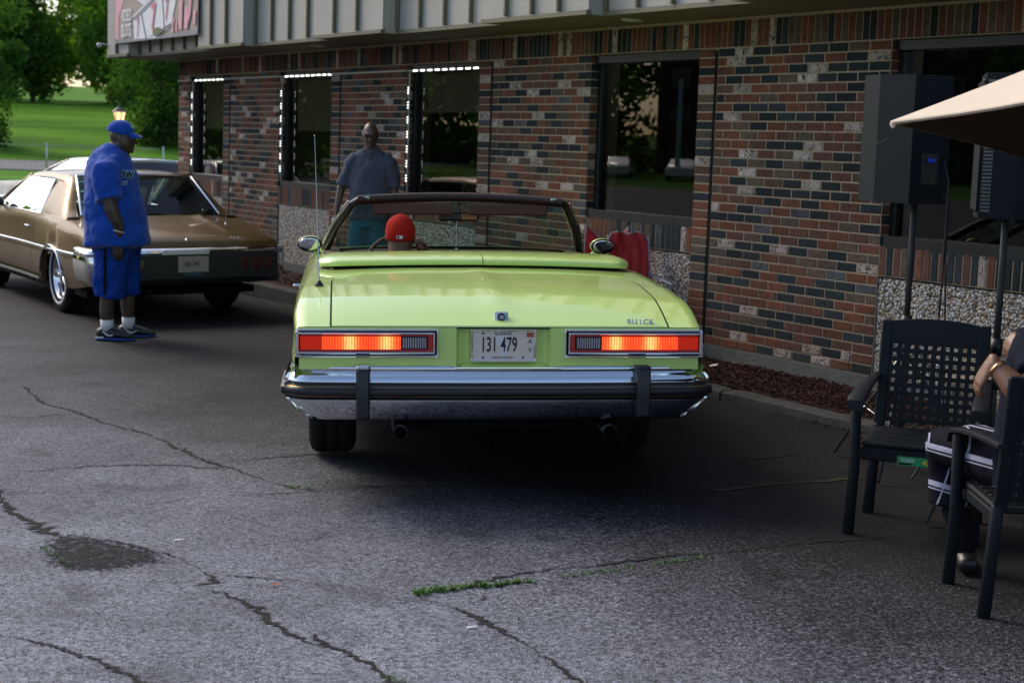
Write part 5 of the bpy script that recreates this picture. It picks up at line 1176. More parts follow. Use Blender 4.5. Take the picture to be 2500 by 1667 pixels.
# ---------------------------------------------------------------- man in blue
M['blueshirt'] = pm('blue_cotton', (.008, .062, .36), .85, var=.15, vs=5, bump=.25, bs=30, sheen=.2)
M['blueshort'] = pm('blue_shorts', (.007, .042, .27), .8, var=.15, vs=5, bump=.2, bs=30)
def folds(o, amp, seed=0, sc=5):
    t = bpy.data.textures.new('folds', 'CLOUDS'); t.noise_scale = 1 / sc; t.noise_depth = 2
    m = o.modifiers.new('folds', 'DISPLACE'); m.texture = t; m.strength = amp; m.mid_level = .5; m.texture_coords = 'LOCAL'
gz0 = ground_z(-3.4, 13.56)
man = empty('person', (-3.42, 13.57, gz0 - .0), (0, 0, R(-90 + 4)))
tag(man, 'man in blue cap, long blue t-shirt and blue shorts standing behind the brown coupe', 'person')
# local: faces +Y, X to his right is +X (after the turn he faces the restaurant, right side to the camera)
mb = MB()
HM = head(mb, Vector((0, .055, 1.715)), 0, 1.06, R(-6), fat=1.35)
mb.tube([(0, -.01, 1.46), (0, .0, 1.56), (0, .03, 1.66)], [(.085, .085), (.078, .085), (.072, .08)], 14)
mb.ell((0, -.045, 1.60), (.07, .06, .07)); mb.ell((0, .06, 1.60), (.055, .05, .06))
mb.tube([(0, 0, 1.48), (0, -.01, 1.3), (0, .01, .95)], [(.20, .12), (.20, .14), (.2, .15)], 16)
for s in (-1, 1):
    mb.tube([(s * .20, -.02, 1.46), (s * .285, -.03, 1.30), (s * .31, .02, 1.12), (s * .305, .06, 1.02)], [.075, .068, .060, .052], 12)
    mb.tube([(s * .305, .06, 1.03), (s * .285, .075, .95), (s * .27, .065, .84)], [.052, .046, .033], 12)
    hand(mb, Matrix.Translation((s * .265, .065, .835)) @ Matrix.Rotation(R(90 if s < 0 else 90) * 0, 4, 'Z') @ Matrix.Rotation(R(-s * 90 + 90 + (0 if s > 0 else 0)), 4, 'Z') @ Matrix.Rotation(R(180 if s > 0 else 0), 4, 'Z'), .5, 1 if s > 0 else -1, 1.08)
    yy = .10 if s < 0 else -.04
    mb.tube([(s * .11, yy * .3, .9), (s * .12, yy * .8, .5), (s * .12, yy * .9 - .01, .36), (s * .12, yy - .015, .24), (s * .12, yy - .005, .09)], [.11, .075, .066, .060, .042], 12)
    mb.tube([(s * .125, yy - .03, .05), (s * .13, yy + .12, .03)], [(.04, .035), (.04, .025)], 10)
body = mb.build('body', M['skin'], man); remesh(body, .0085, 2)
face_bits(HM, man, 1.06)
mb = MB()
prof = [(1.665, -.085, .055, .085), (1.62, -.125, .085, .135), (1.575, -.175, .115, .215), (1.50, -.225, .155, .265), (1.40, -.255, .18, .285), (1.28, -.262, .205, .30), (1.15, -.262, .235, .31), (1.02, -.265, .265, .315), (.92, -.268, .280, .32), (.84, -.27, .288, .325), (.81, -.27, .290, .325)]
mb.tube([(0, (a + b_) / 2, z) for z, a, b_, w in prof], [(w, (b_ - a) / 2) for z, a, b_, w in prof], 28, ref=(1, 0, 0), cap=.05)
for s in (-1, 1): mb.tube([(s * .16, -.03, 1.52), (s * .25, -.035, 1.44), (s * .295, -.025, 1.32), (s * .325, .005, 1.20)], [(.09, .10), (.105, .118), (.10, .122), (.098, .125)], 16, cap=.05)
sh = mb.build('shirt', M['blueshirt'], man); remesh(sh, .011, 4); folds(sh, .06, 0, 5.5)
mb = MB()
mb.tube([(0, -.01, .90), (0, -.005, .74)], [(.22, .21), (.23, .205)], 20, cap=.05)
for s in (-1, 1):
    yy = .06 if s < 0 else -.03
    mb.tube([(s * .10, 0, .82), (s * .12, yy * .8, .6), (s * .125, yy * 1.15, .37)], [(.13, .17), (.122, .148), (.115, .128)], 18, cap=.05)
so = mb.build('shorts', M['blueshort'], man); remesh(so, .011, 3); folds(so, .06, 0, 7)
mb = MB(); mb.grid([[Vector((.262 + d, y, z)) for y in (-.055, -.03)] for z, d in ((.40, 0), (.6, 0), (.8, 0))]); mb.build('dark_stripe', M['dark'], man)
mb = MB(); mb.ell((0, .035, 1.765), (.094, .118, .100), 22, 14)
P = []
for i in range(9):
    a = math.pi * (i / 8); P.append([Vector((.088 * math.cos(a) * (1 - .1 * k), .115 + (.012 + .095 * math.sin(a) ** .7) * k, 1.765 - .03 * k * k + .0 - .012 * abs(math.cos(a)) * k)) for k in (0, .35, .7, 1)])
cp_ = MB(); cp_.ell((0, .035, 1.772), (.092, .118, .098), 24, 14)
cp_.v = [(x, y, max(z, 1.752 - (y - .035) * .22)) for x, y, z in cp_.v]
cap = cp_.build('cap', M['blueshirt'], man, smooth=True)
b2 = MB(); b2.grid(P); b2.grid([[v + Vector((0, 0, -.006)) for v in r_] for r_ in P]); b2.build('cap_brim', M['blueshirt'], cap, smooth=True)
mb = MB(); mb.tube([(.03, .148, 1.815), (.042, .140, 1.808), (.058, .128, 1.822)], [.003, .005, .002], 6); mb.build('cap_mark', M['white'], cap)
mb = MB(); mb.revolve([(-.006, .050), (-.006, .056), (.006, .056), (.006, .050)], (0, 0, 0), 'Z', 20, close=True)
wb = mb.build('wristband', pm('pale_wristband', (.6, .5, .38), .5), man, smooth=True); wb.location = (.284, .072, .945); wb.rotation_euler = (R(-14), 0, 0)
for s in (-1, 1):
    yy = .10 if s < 0 else -.04
    mb = MB(); mb.tube([(s * .12, yy - .01, .08), (s * .12, yy - .012, .175)], [.052, .056], 14, cap=.05); mb.build('sock', M['white'], man, smooth=True)
    mb = MB(); mb.tube([(s * .125, yy - .075, .055), (s * .125, yy - .02, .070), (s * .13, yy + .06, .060), (s * .132, yy + .14, .045), (s * .134, yy + .205, .035)], [(.040, .045), (.046, .062), (.050, .045), (.052, .034), (.042, .022)], 14, ref=(1, 0, 0)); shoe = mb.build('shoe', M['darktrim'], man, smooth=True); 
    mb = MB(); mb.tube([(s * .125, yy - .10, .014), (s * .13, yy + .06, .013), (s * .134, yy + .22, .014)], [(.040, .013), (.050, .013), (.042, .012)], 12, ref=(1, 0, 0)); mb.build('sole', pm('blue_sole', (.02, .06, .3), .5), shoe, smooth=True)
    mb = MB(); xo = s * .125 + .050; mb.tube([(xo - .001, yy - .035, .078), (xo + .003, yy + .005, .048), (xo + .001, yy + .03, .045), (xo - .004, yy + .08, .066)], [.004, .008, .007, .002], 8); mb.tube([(xo - .010, yy - .10, .025), (xo - .003, yy - .03, .028)], [.006, .008], 6); mb.build('shoe_mark', M['white'], shoe)
mk = pm('shirt_print', (.30, .42, .48), .7)
Mp = Matrix.Translation((.225, .105, 1.425)) @ Matrix.Rotation(R(66), 4, 'Z') @ Matrix.Rotation(R(90 - 7), 4, 'X')
for txt, sz, dx, dz, m_, bo, lay in (('Slow', .125, 0, 0, mk, .007, 0.0), ('Slow', .125, 0, 0, M['dark'], .0005, .004), ('337', .05, .02, -.085, mk, .002, .002)):
    me = text_mesh(txt, sz, .0015, m_, sx=.85, bold=bo); o = link('shirt_print', me, man); o.matrix_local = Mp @ Matrix.Translation((dx, dz, .012 + lay))

# ---------------------------------------------------------------- man in grey
M['greyshirt'] = pm('grey_blue_jersey', (.080, .088, .120), .9, var=.12, vs=40, bump=.2, bs=30)
M['teal'] = pm('teal_cotton', (.012, .145, .20), .85, var=.15, vs=8, bump=.2, bs=30)
g = empty('person', (-1.44, 15.55, .07), (0, 0, R(180 - 8)))
g.scale = (.90, .95, .985); tag(g, 'bald man in sunglasses, grey v-neck t-shirt and teal shorts standing by the brick wall', 'person')
mb = MB(); HM = head(mb, Vector((0, .02, 1.715)), R(14), 1.05, R(-12))
mb.tube([(0, -.01, 1.48), (0, -.01, 1.57), (0, .0, 1.66)], [(.075, .07), (.062, .062), (.06, .062)], 14)
mb.tube([(0, -.01, 1.50), (0, -.02, 1.35), (0, -.01, 1.05), (0, 0, .9)], [(.17, .10), (.185, .12), (.16, .115), (.17, .12)], 16)
arms = {1: [(.20, -.01, 1.46), (.265, -.02, 1.30), (.325, -.02, 1.17), (.36, .02, .95)], -1: [(-.20, -.01, 1.46), (-.255, -.02, 1.30), (-.265, -.02, 1.17), (-.265, .03, .95)]}
for s, pts in arms.items():
    mb.tube(pts, [.062, .056, .047, .030], 12)
    hand(mb, Matrix.Translation(Vector(pts[-1]) + Vector((0, .005, -.02))) @ Matrix.Rotation(R(180 if s > 0 else 0), 4, 'Z'), .45, -1 if s > 0 else 1, 1.05)
    mb.tube([(s * .10, 0, .92), (s * .11, .0, .50), (s * .115, -.02, .33), (s * .115, -.01, .08)], [.095, .062, .058, .038], 12); mb.tube([(s * .12, -.04, .04), (s * .13, .17, .03)], [(.042, .035), (.045, .022)], 10)
remesh(mb.build('body', M['skin3'], g), .008, 2)
face_bits(HM, g, 1.05, True)
mb = MB(); prof = [(1.585, -.07, .045, .075), (1.55, -.09, .07, .15), (1.50, -.115, .10, .21), (1.42, -.135, .12, .235), (1.32, -.14, .135, .235), (1.2, -.135, .15, .225), (1.08, -.13, .165, .225), (.96, -.135, .165, .235), (.89, -.14, .165, .24)]
mb.tube([(0, (a + b_) / 2, z) for z, a, b_, w in prof], [(w, (b_ - a) / 2) for z, a, b_, w in prof], 28, ref=(1, 0, 0), cap=.05)
mb.tube([(.14, -.01, 1.49), (.215, -.015, 1.42), (.27, -.02, 1.28), (.30, -.02, 1.20)], [(.08, .085), (.085, .09), (.076, .084), (.076, .084)], 16, cap=.05); mb.tube([(-.14, -.01, 1.49), (-.215, -.015, 1.42), (-.262, -.02, 1.28), (-.27, -.02, 1.20)], [(.08, .085), (.085, .09), (.076, .084), (.076, .084)], 16, cap=.05)
sh = mb.build('shirt', M['greyshirt'], g); remesh(sh, .010, 3); folds(sh, .045, 0, 7)
mb = MB(); mb.poly([(-.055, .083, 1.572), (.055, .083, 1.572), (.0, .118, 1.475)]); mb.build('neck_opening', M['skin'], g)
mb = MB(); mb.tube([(0, .0, .97), (0, .0, .80)], [(.19, .14), (.2, .145)], 20, cap=.05)
for s in (-1, 1): mb.tube([(s * .09, 0, .88), (s * .105, .01, .65), (s * .11, .0, .50)], [(.115, .13), (.115, .125), (.115, .12)], 18, cap=.05)
so = mb.build('shorts', M['teal'], g); remesh(so, .011, 3); folds(so, .04, 0, 6)
for s in (-1, 1): mb = MB(); mb.tube([(s * .12, -.07, .045), (s * .125, .05, .055), (s * .13, .19, .035)], [(.044, .045), (.048, .05), (.045, .028)], 12, ref=(1, 0, 0)); mb.build('shoe', M['darktrim'], g, smooth=True)
mb = MB(); mb.ell((.385, .04, .86), (.022, .022, .026)); mb.build('white_cup_lid', M['white'], g, smooth=True)

# ---------------------------------------------------------------- driver
M['redcap'] = pm('red_cap_cotton', (.38, .016, .010), .9, var=.12, vs=8, bump=.2, bs=60)
d = empty('person', (0, 0, 0)); d.location = gc.matrix_basis @ Vector((-.40, 2.22, .62)); d.rotation_euler = (0, R(-1.1), R(6.4))
bpy.context.view_layer.update()
d.location = Matrix.Translation(gc.location) @ gc.rotation_euler.to_matrix().to_4x4() @ Vector((-.40, 2.20, .58))
tag(d, 'driver in a red cap seated in the lime convertible, seen from behind', 'person')
mb = MB(); HM = head(mb, Vector((0, .02, .555)), R(-4), 1.02, R(-4), fat=1.15)
mb.tube([(0, -.02, .36), (0, -.01, .45), (0, .0, .54)], [(.09, .085), (.072, .072), (.068, .075)], 14)
mb.tube([(0, -.0, .36), (0, -.03, .2), (0, 0, 0)], [(.17, .10), (.2, .12), (.18, .13)], 16)
mb.tube([(.20, .0, .30), (.28, .08, .12), (.25, .24, .12)], [.06, .055, .05], 12); mb.tube([(.25, .24, .12), (.21, .20, .28), (.155, .14, .40)], [.05, .042, .030], 12)
hand(mb, Matrix.Translation((.155, .135, .415)) @ Matrix.Rotation(R(196), 4, 'X') @ Matrix.Rotation(R(150), 4, 'Z'), .55, 1, 1.0)
mb.tube([(-.20, .0, .30), (-.28, .14, .16), (-.20, .44, .30)], [.06, .052, .034], 12); hand(mb, Matrix.Translation((-.20, .45, .31)) @ Matrix.Rotation(R(100), 4, 'X'), .8, 1)
remesh(mb.build('body', M['skin2'] if False else pm('driver_skin', (.105, .055, .036), .5, var=.25, vs=14, bump=.2, bs=150), d), .007, 2)
mb = MB(); prof = [(.415, -.075, .06, .085), (.385, -.105, .08, .16), (.33, -.13, .11, .22), (.22, -.15, .14, .235), (.05, -.15, .18, .23), (-.05, -.14, .18, .22)]
mb.tube([(0, (a + b_) / 2, z) for z, a, b_, w in prof], [(w, (b_ - a) / 2) for z, a, b_, w in prof], 24, ref=(1, 0, 0), cap=.05)
for s in (-1, 1): mb.tube([(s * .15, 0, .33), (s * .23, .02, .25), (s * .275, .07, .14)], [.08, .078, .072], 14, cap=.05)
sh = mb.build('shirt', pm('red_shirt', (.35, .02, .015), .9, var=.1, vs=8), d); remesh(sh, .010, 3); folds(sh, .03)
c_ = MB(); c_.ell((0, .01, .580), (.0905, .108, .112), 28, 18)
for i, (x, y, z) in enumerate(c_.v):
    zz = max(z, .535 + .12 * (y + .0) * .25); b_ = 1.05 if zz > .64 else 1.0
    c_.v[i] = (x * (1.03 if zz > .62 else 1), y, zz)
cap = c_.build('cap', M['redcap'], d, smooth=True)
mb = MB()
for k in range(6):
    a = k * math.pi / 3 + .5; mb.tube([(.0915 * math.sin(t) * math.cos(a), .01 + .109 * math.sin(t) * math.sin(a), .580 + .113 * math.cos(t)) for t in [i * .2 for i in range(8)]], .0012, 4)
mb.ell((0, .01, .694), (.008, .008, .005)); mb.build('cap_seam', M['redcap'], cap)
mb = MB(); mb.bbox(-.027, .011, -.1035, -.0985, .548, .568, .003); mb.build('cap_tag', M['white'], cap)
mb = MB(); mb.bbox(-.023, -.011, -.1055, -.103, .551, .565, .002); mb.build('cap_tag_mark', pm('navy', (.02, .03, .09), .6), cap)
mb = MB(); mb.tube([(.0, .10, .545), (.0, .17, .525)], [(.075, .006), (.05, .005)], 12, ref=(1, 0, 0)); mb.build('cap_brim', M['redcap'], cap, smooth=True)

# ---------------------------------------------------------------- small person behind the end window
P_ = wp(-9.86, -.42, .42)
k = empty('person', tuple(P_), (0, 0, R(150))); tag(k, 'seated person in a white cap and teal top behind the glass of the farthest window', 'person')
mb = MB(); HM = head(mb, Vector((0, .02, .93)), R(20), .95, 0); mb.tube([(0, 0, .72), (0, 0, .9)], [(.06, .06), (.05, .05)], 12); mb.tube([(0, 0, .74), (0, 0, .2)], [(.16, .09), (.15, .11)], 14)
for s in (-1, 1):
    mb.tube([(s * .17, 0, .70), (s * .22, .03, .50), (s * .20, .22, .42)], [.045, .04, .03], 10); hand(mb, Matrix.Translation((s * .20, .24, .42)) @ Matrix.Rotation(R(90), 4, 'X'), .4, 1, .9)
    mb.tube([(s * .08, 0, .22), (s * .1, .38, .24), (s * .1, .40, -.1)], [.08, .06, .045], 10)
remesh(mb.build('body', M['skin2'], k), .010, 1)
mb = MB(); mb.tube([(0, 0, .80), (0, 0, .74), (0, 0, .5), (0, 0, .2)], [(.10, .08), (.19, .11), (.19, .13), (.18, .14)], 16, cap=.1); mb.tube([(-.16, 0, .7), (-.23, .02, .55)], .065, 10); mb.tube([(.16, 0, .7), (.23, .02, .55)], .065, 10); mb.build('shirt', M['teal'], k, smooth=True)
c_ = MB(); c_.ell((0, .01, .965), (.092, .11, .100), 22, 14); c_.v = [(x, y, max(z, .935)) for x, y, z in c_.v]; cap = c_.build('cap', pm('lilac_white', (.75, .68, .74), .8), k, smooth=True)
mb = MB(); mb.tube([(.03, .10, .94), (.06, .18, .925)], [(.07, .006), (.045, .005)], 10, ref=(1, 0, 0)); mb.build('cap_brim', cap.data.materials[0], cap, smooth=True)

# ================================================================ THINGS BY THE WALL
# camp chairs
M['redfab'] = pm('red_nylon', (.46, .018, .018), .65, var=.2, vs=9, bump=.4, bs=22)
M['greypipe'] = pm('grey_piping', (.22, .24, .29), .6)
def camp(loc, yaw, label, seed, notch=False):
    t = empty('camp_chair', loc, (0, 0, R(yaw))); t.scale = (.64, .9, 1.02); tag(t, label, 'camp chair', 'red folding camp chairs by the wall')
    mb = MB(); P = []
    for j in range(21):
        v = j / 20; row = []
        for i in range(25):
            q = -1 + i / 12; w = .27 * (.72 + .28 * min(1, v * 1.6)); top = .62 - (.06 * (1 - abs(q)) if not notch else .12 * (1 - abs(q))) + (.03 * math.cos(q * math.pi * 1.6)) * (not notch)
            if notch: top = .60 - .14 * (1 - abs(q)) ** .8
            else: top = .57 + .035 * math.cos(q * math.pi) * 0 + .03 * (1 - (abs(abs(q) - .45) / .55) ** 2) - .10 * max(0, abs(q) - .8) * 3
            row.append(Vector((q * w, -.20 - .14 * v + .06 * (1 - q * q) * (1 - v * .4) * -1 + .026 * noise.noise(Vector((q * 3.2, v * 4, seed))), .38 + v * top)))
        P.append(row)
    mb.grid(P); sc = mb.build('back_fabric', M['redfab'], t, smooth=True); s_ = sc.modifiers.new('th', 'SOLIDIFY'); s_.thickness = .006
    mb = MB(); mb.tube(P[-1], .008, 6); mb.tube([r_[0] for r_ in P], .008, 6); mb.tube([r_[-1] for r_ in P], .008, 6); mb.build('piping', M['greypipe'], t, smooth=True)
    mb = MB(); mb.grid([[Vector((q * .25, -.22 + .46 * v, .40 - .05 * (1 - q * q) + .04 * v)) for q in [-1 + i / 4 for i in range(9)]] for v in [i / 6 for i in range(7)]]); st = mb.build('seat', M['redfab'], t, smooth=True); s_ = st.modifiers.new('th', 'SOLIDIFY'); s_.thickness = .006
    mb = MB()
    for s in (-1, 1):
        mb.tube([(s * .27, -.34, .95), (s * .27, -.22, .45), (s * .27, .26, .02)], .011, 8); mb.tube([(s * .27, .25, .62), (s * .27, .24, .42), (s * .27, -.26, .02)], .011, 8); mb.tube([(s * .27, .26, .02), (-s * .27, .24, .40)], .009, 8); mb.tube([(s * .27, -.26, .02), (-s * .27, -.22, .40)], .009, 8)
        mb.tube([(s * .28, -.28, .66), (s * .29, .26, .62)], [(.035, .008), (.035, .008)], 8)
    mb.build('frame', M['greypipe'], t, smooth=True)
camp((.98, 12.35, .05), 196, 'red camp chair with a full rounded back, right of the door mirror', 1)
camp((.68, 12.62, .08), 168, 'red camp chair with a sagging notched back, half hidden behind the door mirror', 2, True)

# plastic garden chairs
M['chair'] = pm('blue_black_resin', (.006, .009, .012), .55, spec=.22, var=.15, bump=.12, bs=250)
def garden(loc, yaw, label, sticker=False):
    t = empty('garden_chair', loc, (0, 0, R(yaw))); t.scale = (.95, 1, 1); tag(t, label, 'chair', 'dark resin garden chairs')
    by = lambda z: -.23 - .20 * max(0, z - .42) ** 1.0 * .9
    for s in (-1, 1):
        mb = MB(); mb.tube([(s * .262, -.215, 0), (s * .25, -.225, .25), (s * .243, by(.42), .42)], [(.028, .020), (.026, .022), (.026, .024)], 10, ref=(1, 0, 0)); mb.build('leg', M['chair'], t, smooth=True)
        mb = MB(); mb.tube([(s * .285, .25, 0), (s * .275, .245, .30), (s * .285, .235, .60)], [(.027, .018), (.026, .020), (.026, .020)], 10, ref=(1, 0, 0)); mb.build('leg', M['chair'], t, smooth=True)
        mb = MB(); mb.bbox(s * .235 - .026, s * .235 + .026, -.014, .014, 0, .52, .006, 0, Matrix.Translation((0, by(.40), .40)) @ Matrix.Rotation(R(10.2), 4, 'X')); mb.build('post', M['chair'], t)
        mb = MB(); P = []
        for (y, z, w) in [(-.31, .665, .020), (-.2, .665, .024), (0, .655, .032), (.16, .638, .038), (.26, .622, .040), (.295, .606, .037)]:
            c = s * (.262 + .03 * (y + .3)); P.append([Vector((c - w, y, z - .016)), Vector((c - w, y, z - .004)), Vector((c - w + .007, y, z + .001)), Vector((c + w - .007, y, z + .001)), Vector((c + w, y, z - .004)), Vector((c + w, y, z - .016))])
        P.append([v + Vector((0, .006, -.03 if j in (0, 5) else -.03)) for j, v in enumerate(P[-1])])
        mb.grid(P, close=True); mb.poly(P[0]); mb.build('armrest', M['chair'], t, angle=40, fixn=True)
    mb = MB(); Mb = Matrix.Translation((0, by(.40), .40)) @ Matrix.Rotation(R(10.2), 4, 'X')
    n = 10
    for i in range(n + 1):
        x = -.209 + .0418 * i; mb.box(x - .0105, x + .0105, -.009, .009, .04, .43, 0, Mb)
    for k in range(10): z = .055 + .0405 * k; mb.box(-.21, .21, -.0085, .0085, z - .0105, z + .0105, 0, Mb)
    P = []
    for i in range(15):
        x = -.212 + .424 * i / 14; h_ = .518 + .018 * (1 - (x / .212) ** 2)
        P.append([Mb @ Vector((x, -.011, .425)), Mb @ Vector((x, -.011, h_ - .004)), Mb @ Vector((x, -.005, h_)), Mb @ Vector((x, .005, h_)), Mb @ Vector((x, .011, h_ - .004)), Mb @ Vector((x, .011, .425))])
    mb.grid(P, close=True); mb.poly(P[0]); mb.poly(P[-1][::-1])
    mb.build('backrest', M['chair'], t)
    mb = MB(); mb.bbox(-.25, .25, -.235, .24, .395, .420, .008); mb.bbox(-.25, .25, .215, .24, .335, .394, .006); mb.bbox(-.25, -.225, -.2, .21, .35, .394, .005); mb.bbox(.225, .25, -.2, .21, .35, .394, .005)
    for k in range(6): mb.bbox(-.22, .22, -.19 + .07 * k, -.16 + .07 * k, .4195, .424, .002)
    mb.build('seat', M['chair'], t)
    if sticker:
        lb = empty('price_label', (-.02, .241, .348)); lb.parent = t
        mb = MB(); mb.box(-.10, .10, 0, .0015, -.020, .020); mb.build('label_card', pm('label_green', (.02, .30, .10), .4), lb)
        mb = MB(); mb.prism([(-.045 + .030 * math.cos(a * .4) , .0016, .0 + .011 * math.sin(a * .4)) for a in range(16)], (0, .001, 0)); mb.build('label_oval', pm('label_yellow', (.75, .65, .05), .4), lb, fixn=True)
        link('lettering', text_mesh('91988', .0165, .0004, mt, sx=.95), lb, (-.045, .0032, 0), (R(90), 0, R(180)))
        mb = MB(); mb.box(-.098, -.088, .0016, .003, -.018, .018); mb.box(.02, .085, .0016, .003, .006, .010); mb.box(.02, .085, .0016, .003, -.002, .001); mb.build('label_lines', M['white'], lb)
        mb = MB(); mb.box(.035, .095, .0016, .003, -.016, -.009); mb.build('label_lines', M['dark'], lb)
    return t
garden((1.875, 7.10, .034), 180 - 20.4, 'empty dark resin garden chair with lattice back and a green price label', True)
garden((2.03, 5.90, .036), -2, 'dark resin garden chair at the right edge with a person seated in it')

# seated person at the right edge
M['navy'] = pm('navy_cloth', (.006, .009, .020), .9, var=.2, vs=10, bump=.2, bs=40)
p = empty('person', (2.06, 5.96, .036), (0, 0, R(-4))); tag(p, 'seated person in plaid shorts, one arm hooked over the chair back at the right edge', 'person')
mb = MB(); HM = head(mb, Vector((.05, .0, 1.24)), R(-20), 1.05, R(-5)); mb.tube([(.03, -.03, 1.0), (.045, -.02, 1.1), (.05, 0, 1.2)], [(.075, .07), (.062, .062), (.062, .065)], 14)
mb.tube([(.02, -.04, 1.02), (.01, -.06, .8), (0, -.05, .5)], [(.17, .10), (.19, .12), (.17, .13)], 16)
sh0 = Vector((-.16, -.08, .99)); el = Vector((-.155, -.345, .80)); wr = Vector((-.285, -.235, .935))
mb.tube([sh0, (-.12, -.25, .93), el], [.065, .06, .050], 12)
mb.tube([el + Vector((.015, -.01, -.01)), el.lerp(wr, .22), el.lerp(wr, .5), el.lerp(wr, .8), wr], [.044, .052, .050, .036, (.026, .031)], 14)
hd = Matrix.Translation(wr + Vector((-.006, .005, .006))) @ Matrix.Rotation(R(-8), 4, 'Z') @ Matrix.Rotation(R(28), 4, 'Y') @ Matrix.Rotation(R(20), 4, 'Z') @ Matrix.Rotation(R(6), 4, 'X')
hand(mb, hd, .55, 1, 1.02, [.72, .62, .6, .66])
mb.tube([(.20, -.04, .98), (.26, .05, .78), (.2, .25, .62)], [.065, .055, .04], 12); hand(mb, Matrix.Translation((.19, .27, .61)) @ Matrix.Rotation(R(80), 4, 'X'), .4)
legs = [[(-.10, -.02, .50), (-.22, .30, .52), (-.285, .43, .50), (-.24, .42, .28), (-.20, .38, .07)], [(.10, -.02, .50), (.16, .30, .52), (.18, .43, .49), (.17, .42, .28), (.16, .36, .07)]]
for L_ in legs: mb.tube(L_, [.09, .082, .068, .056, .038], 12); f_ = Vector(L_[-1]); mb.tube([f_ + Vector((0, -.04, -.03)), f_ + Vector((0, .16, -.045))], [(.04, .035), (.042, .022)], 10)
remesh(mb.build('body', M['skin2'], p), .0058, 2)
face_bits(HM, p, 1.05)
mb = MB(); mb.tube([(.03, -.03, 1.075), (.025, -.035, 1.03), (.02, -.05, .98), (.01, -.065, .8), (0, -.04, .55), (0, -.02, .44)], [(.08, .075), (.16, .10), (.21, .125), (.225, .15), (.22, .16), (.21, .17)], 22, cap=.05)
mb.tube([sh0 + Vector((.03, .02, 0)), (-.125, -.20, .955), (-.13, -.262, .905)], [.088, .082, .078], 14, cap=.05); mb.tube([(.18, -.04, .98), (.26, .03, .82)], [.085, .075], 14, cap=.05)
sh = mb.build('shirt', M['navy'], p); remesh(sh, .010, 3); folds(sh, .03)
def plaid():
    m, nt, b = newmat('plaid_cloth'); N = nt.nodes; L = nt.links
    tc = N.new('ShaderNodeTexCoord'); mp = N.new('ShaderNodeMapping'); mp.inputs['Rotation'].default_value = (R(8), R(-14), 0); L.new(tc.outputs['Object'], mp.inputs[0]); sp = N.new('ShaderNodeSeparateXYZ'); L.new(mp.outputs[0], sp.inputs[0])
    out = None
    for ch_, sc, ph, th in ((2, 44, .4, .90), (2, 44, 1.3, .992), (0, 60, .2, .985)):
        a = N.new('ShaderNodeMath'); a.operation = 'MULTIPLY_ADD'; a.inputs[1].default_value = sc; a.inputs[2].default_value = ph; L.new(sp.outputs[ch_], a.inputs[0])
        s = N.new('ShaderNodeMath'); s.operation = 'SINE'; L.new(a.outputs[0], s.inputs[0])
        g_ = N.new('ShaderNodeMath'); g_.operation = 'GREATER_THAN'; g_.inputs[1].default_value = th; L.new(s.outputs[0], g_.inputs[0])
        if out is None: out = g_.outputs[0]
        else:
            mx = N.new('ShaderNodeMath'); mx.operation = 'MAXIMUM'; L.new(out, mx.inputs[0]); L.new(g_.outputs[0], mx.inputs[1]); out = mx.outputs[0]
    mx = N.new('ShaderNodeMix'); mx.data_type = 'RGBA'; L.new(out, mx.inputs['Factor']); mx.inputs['A'].default_value = (.007, .008, .013, 1); mx.inputs['B'].default_value = (.34, .35, .46, 1); L.new(mx.outputs['Result'], b.inputs['Base Color']); b.inputs['Roughness'].default_value = .9; b.inputs['Specular IOR Level'].default_value = .1; return m
mb = MB(); mb.tube([(0, -.12, .50), (0, .05, .52)], [(.20, .10), (.2, .10)], 18, ref=(1, 0, 0), cap=.3)
mb.tube([Vector(legs[0][0]) + Vector((0, 0, .01)), legs[0][1], Vector(legs[0][2]) + Vector((-.004, .012, .004)), (-.262, .445, .40), (-.250, .44, .27)], [.115, .105, .095, .095, .10], 16, cap=.1)
mb.tube([Vector(legs[1][0]) + Vector((0, 0, .01)), legs[1][1], Vector(legs[1][2]) + Vector((0, .02, 0)), (.175, .44, .38)], [.115, .105, .095, .09], 16, cap=.1)
so = mb.build('shorts', plaid(), p); remesh(so, .010, 3); folds(so, .03)
for L_ in legs:
    f_ = Vector(L_[-1]); mb = MB(); mb.tube([f_ + Vector((0, -.07, -.03)), f_ + Vector((0, .03, -.01)), f_ + Vector((0, .18, -.045))], [(.044, .04), (.048, .05), (.045, .026)], 12, ref=(1, 0, 0)); mb.build('shoe', M['darktrim'], p, smooth=True)
    mb = MB(); mb.tube([f_ + Vector((0, 0, .02)), Vector(L_[3]) + Vector((0, 0, -.03))], [.045, .062], 12); mb.build('sock', M['dark'], p, smooth=True)
c_ = MB(); c_.ell((.05, -.005, 1.26), (.095, .115, .105), 22, 14); c_.v = [(x, y, max(z, 1.245)) for x, y, z in c_.v]; c_.build('cap', M['navy'], p, smooth=True)
mb = MB(); mb.revolve([(-.0045, .0335), (-.0045, .0365), (.0045, .0365), (.0045, .0335)], (0, 0, 0), 'Z', 24, close=True); br = mb.build('bracelet', pm('copper_bracelet', (.75, .42, .22), .2, metal=1), p, smooth=True)
br.location = wr.lerp(el, .10); br.rotation_euler = (wr - el).to_track_quat('Z', 'Y').to_euler()

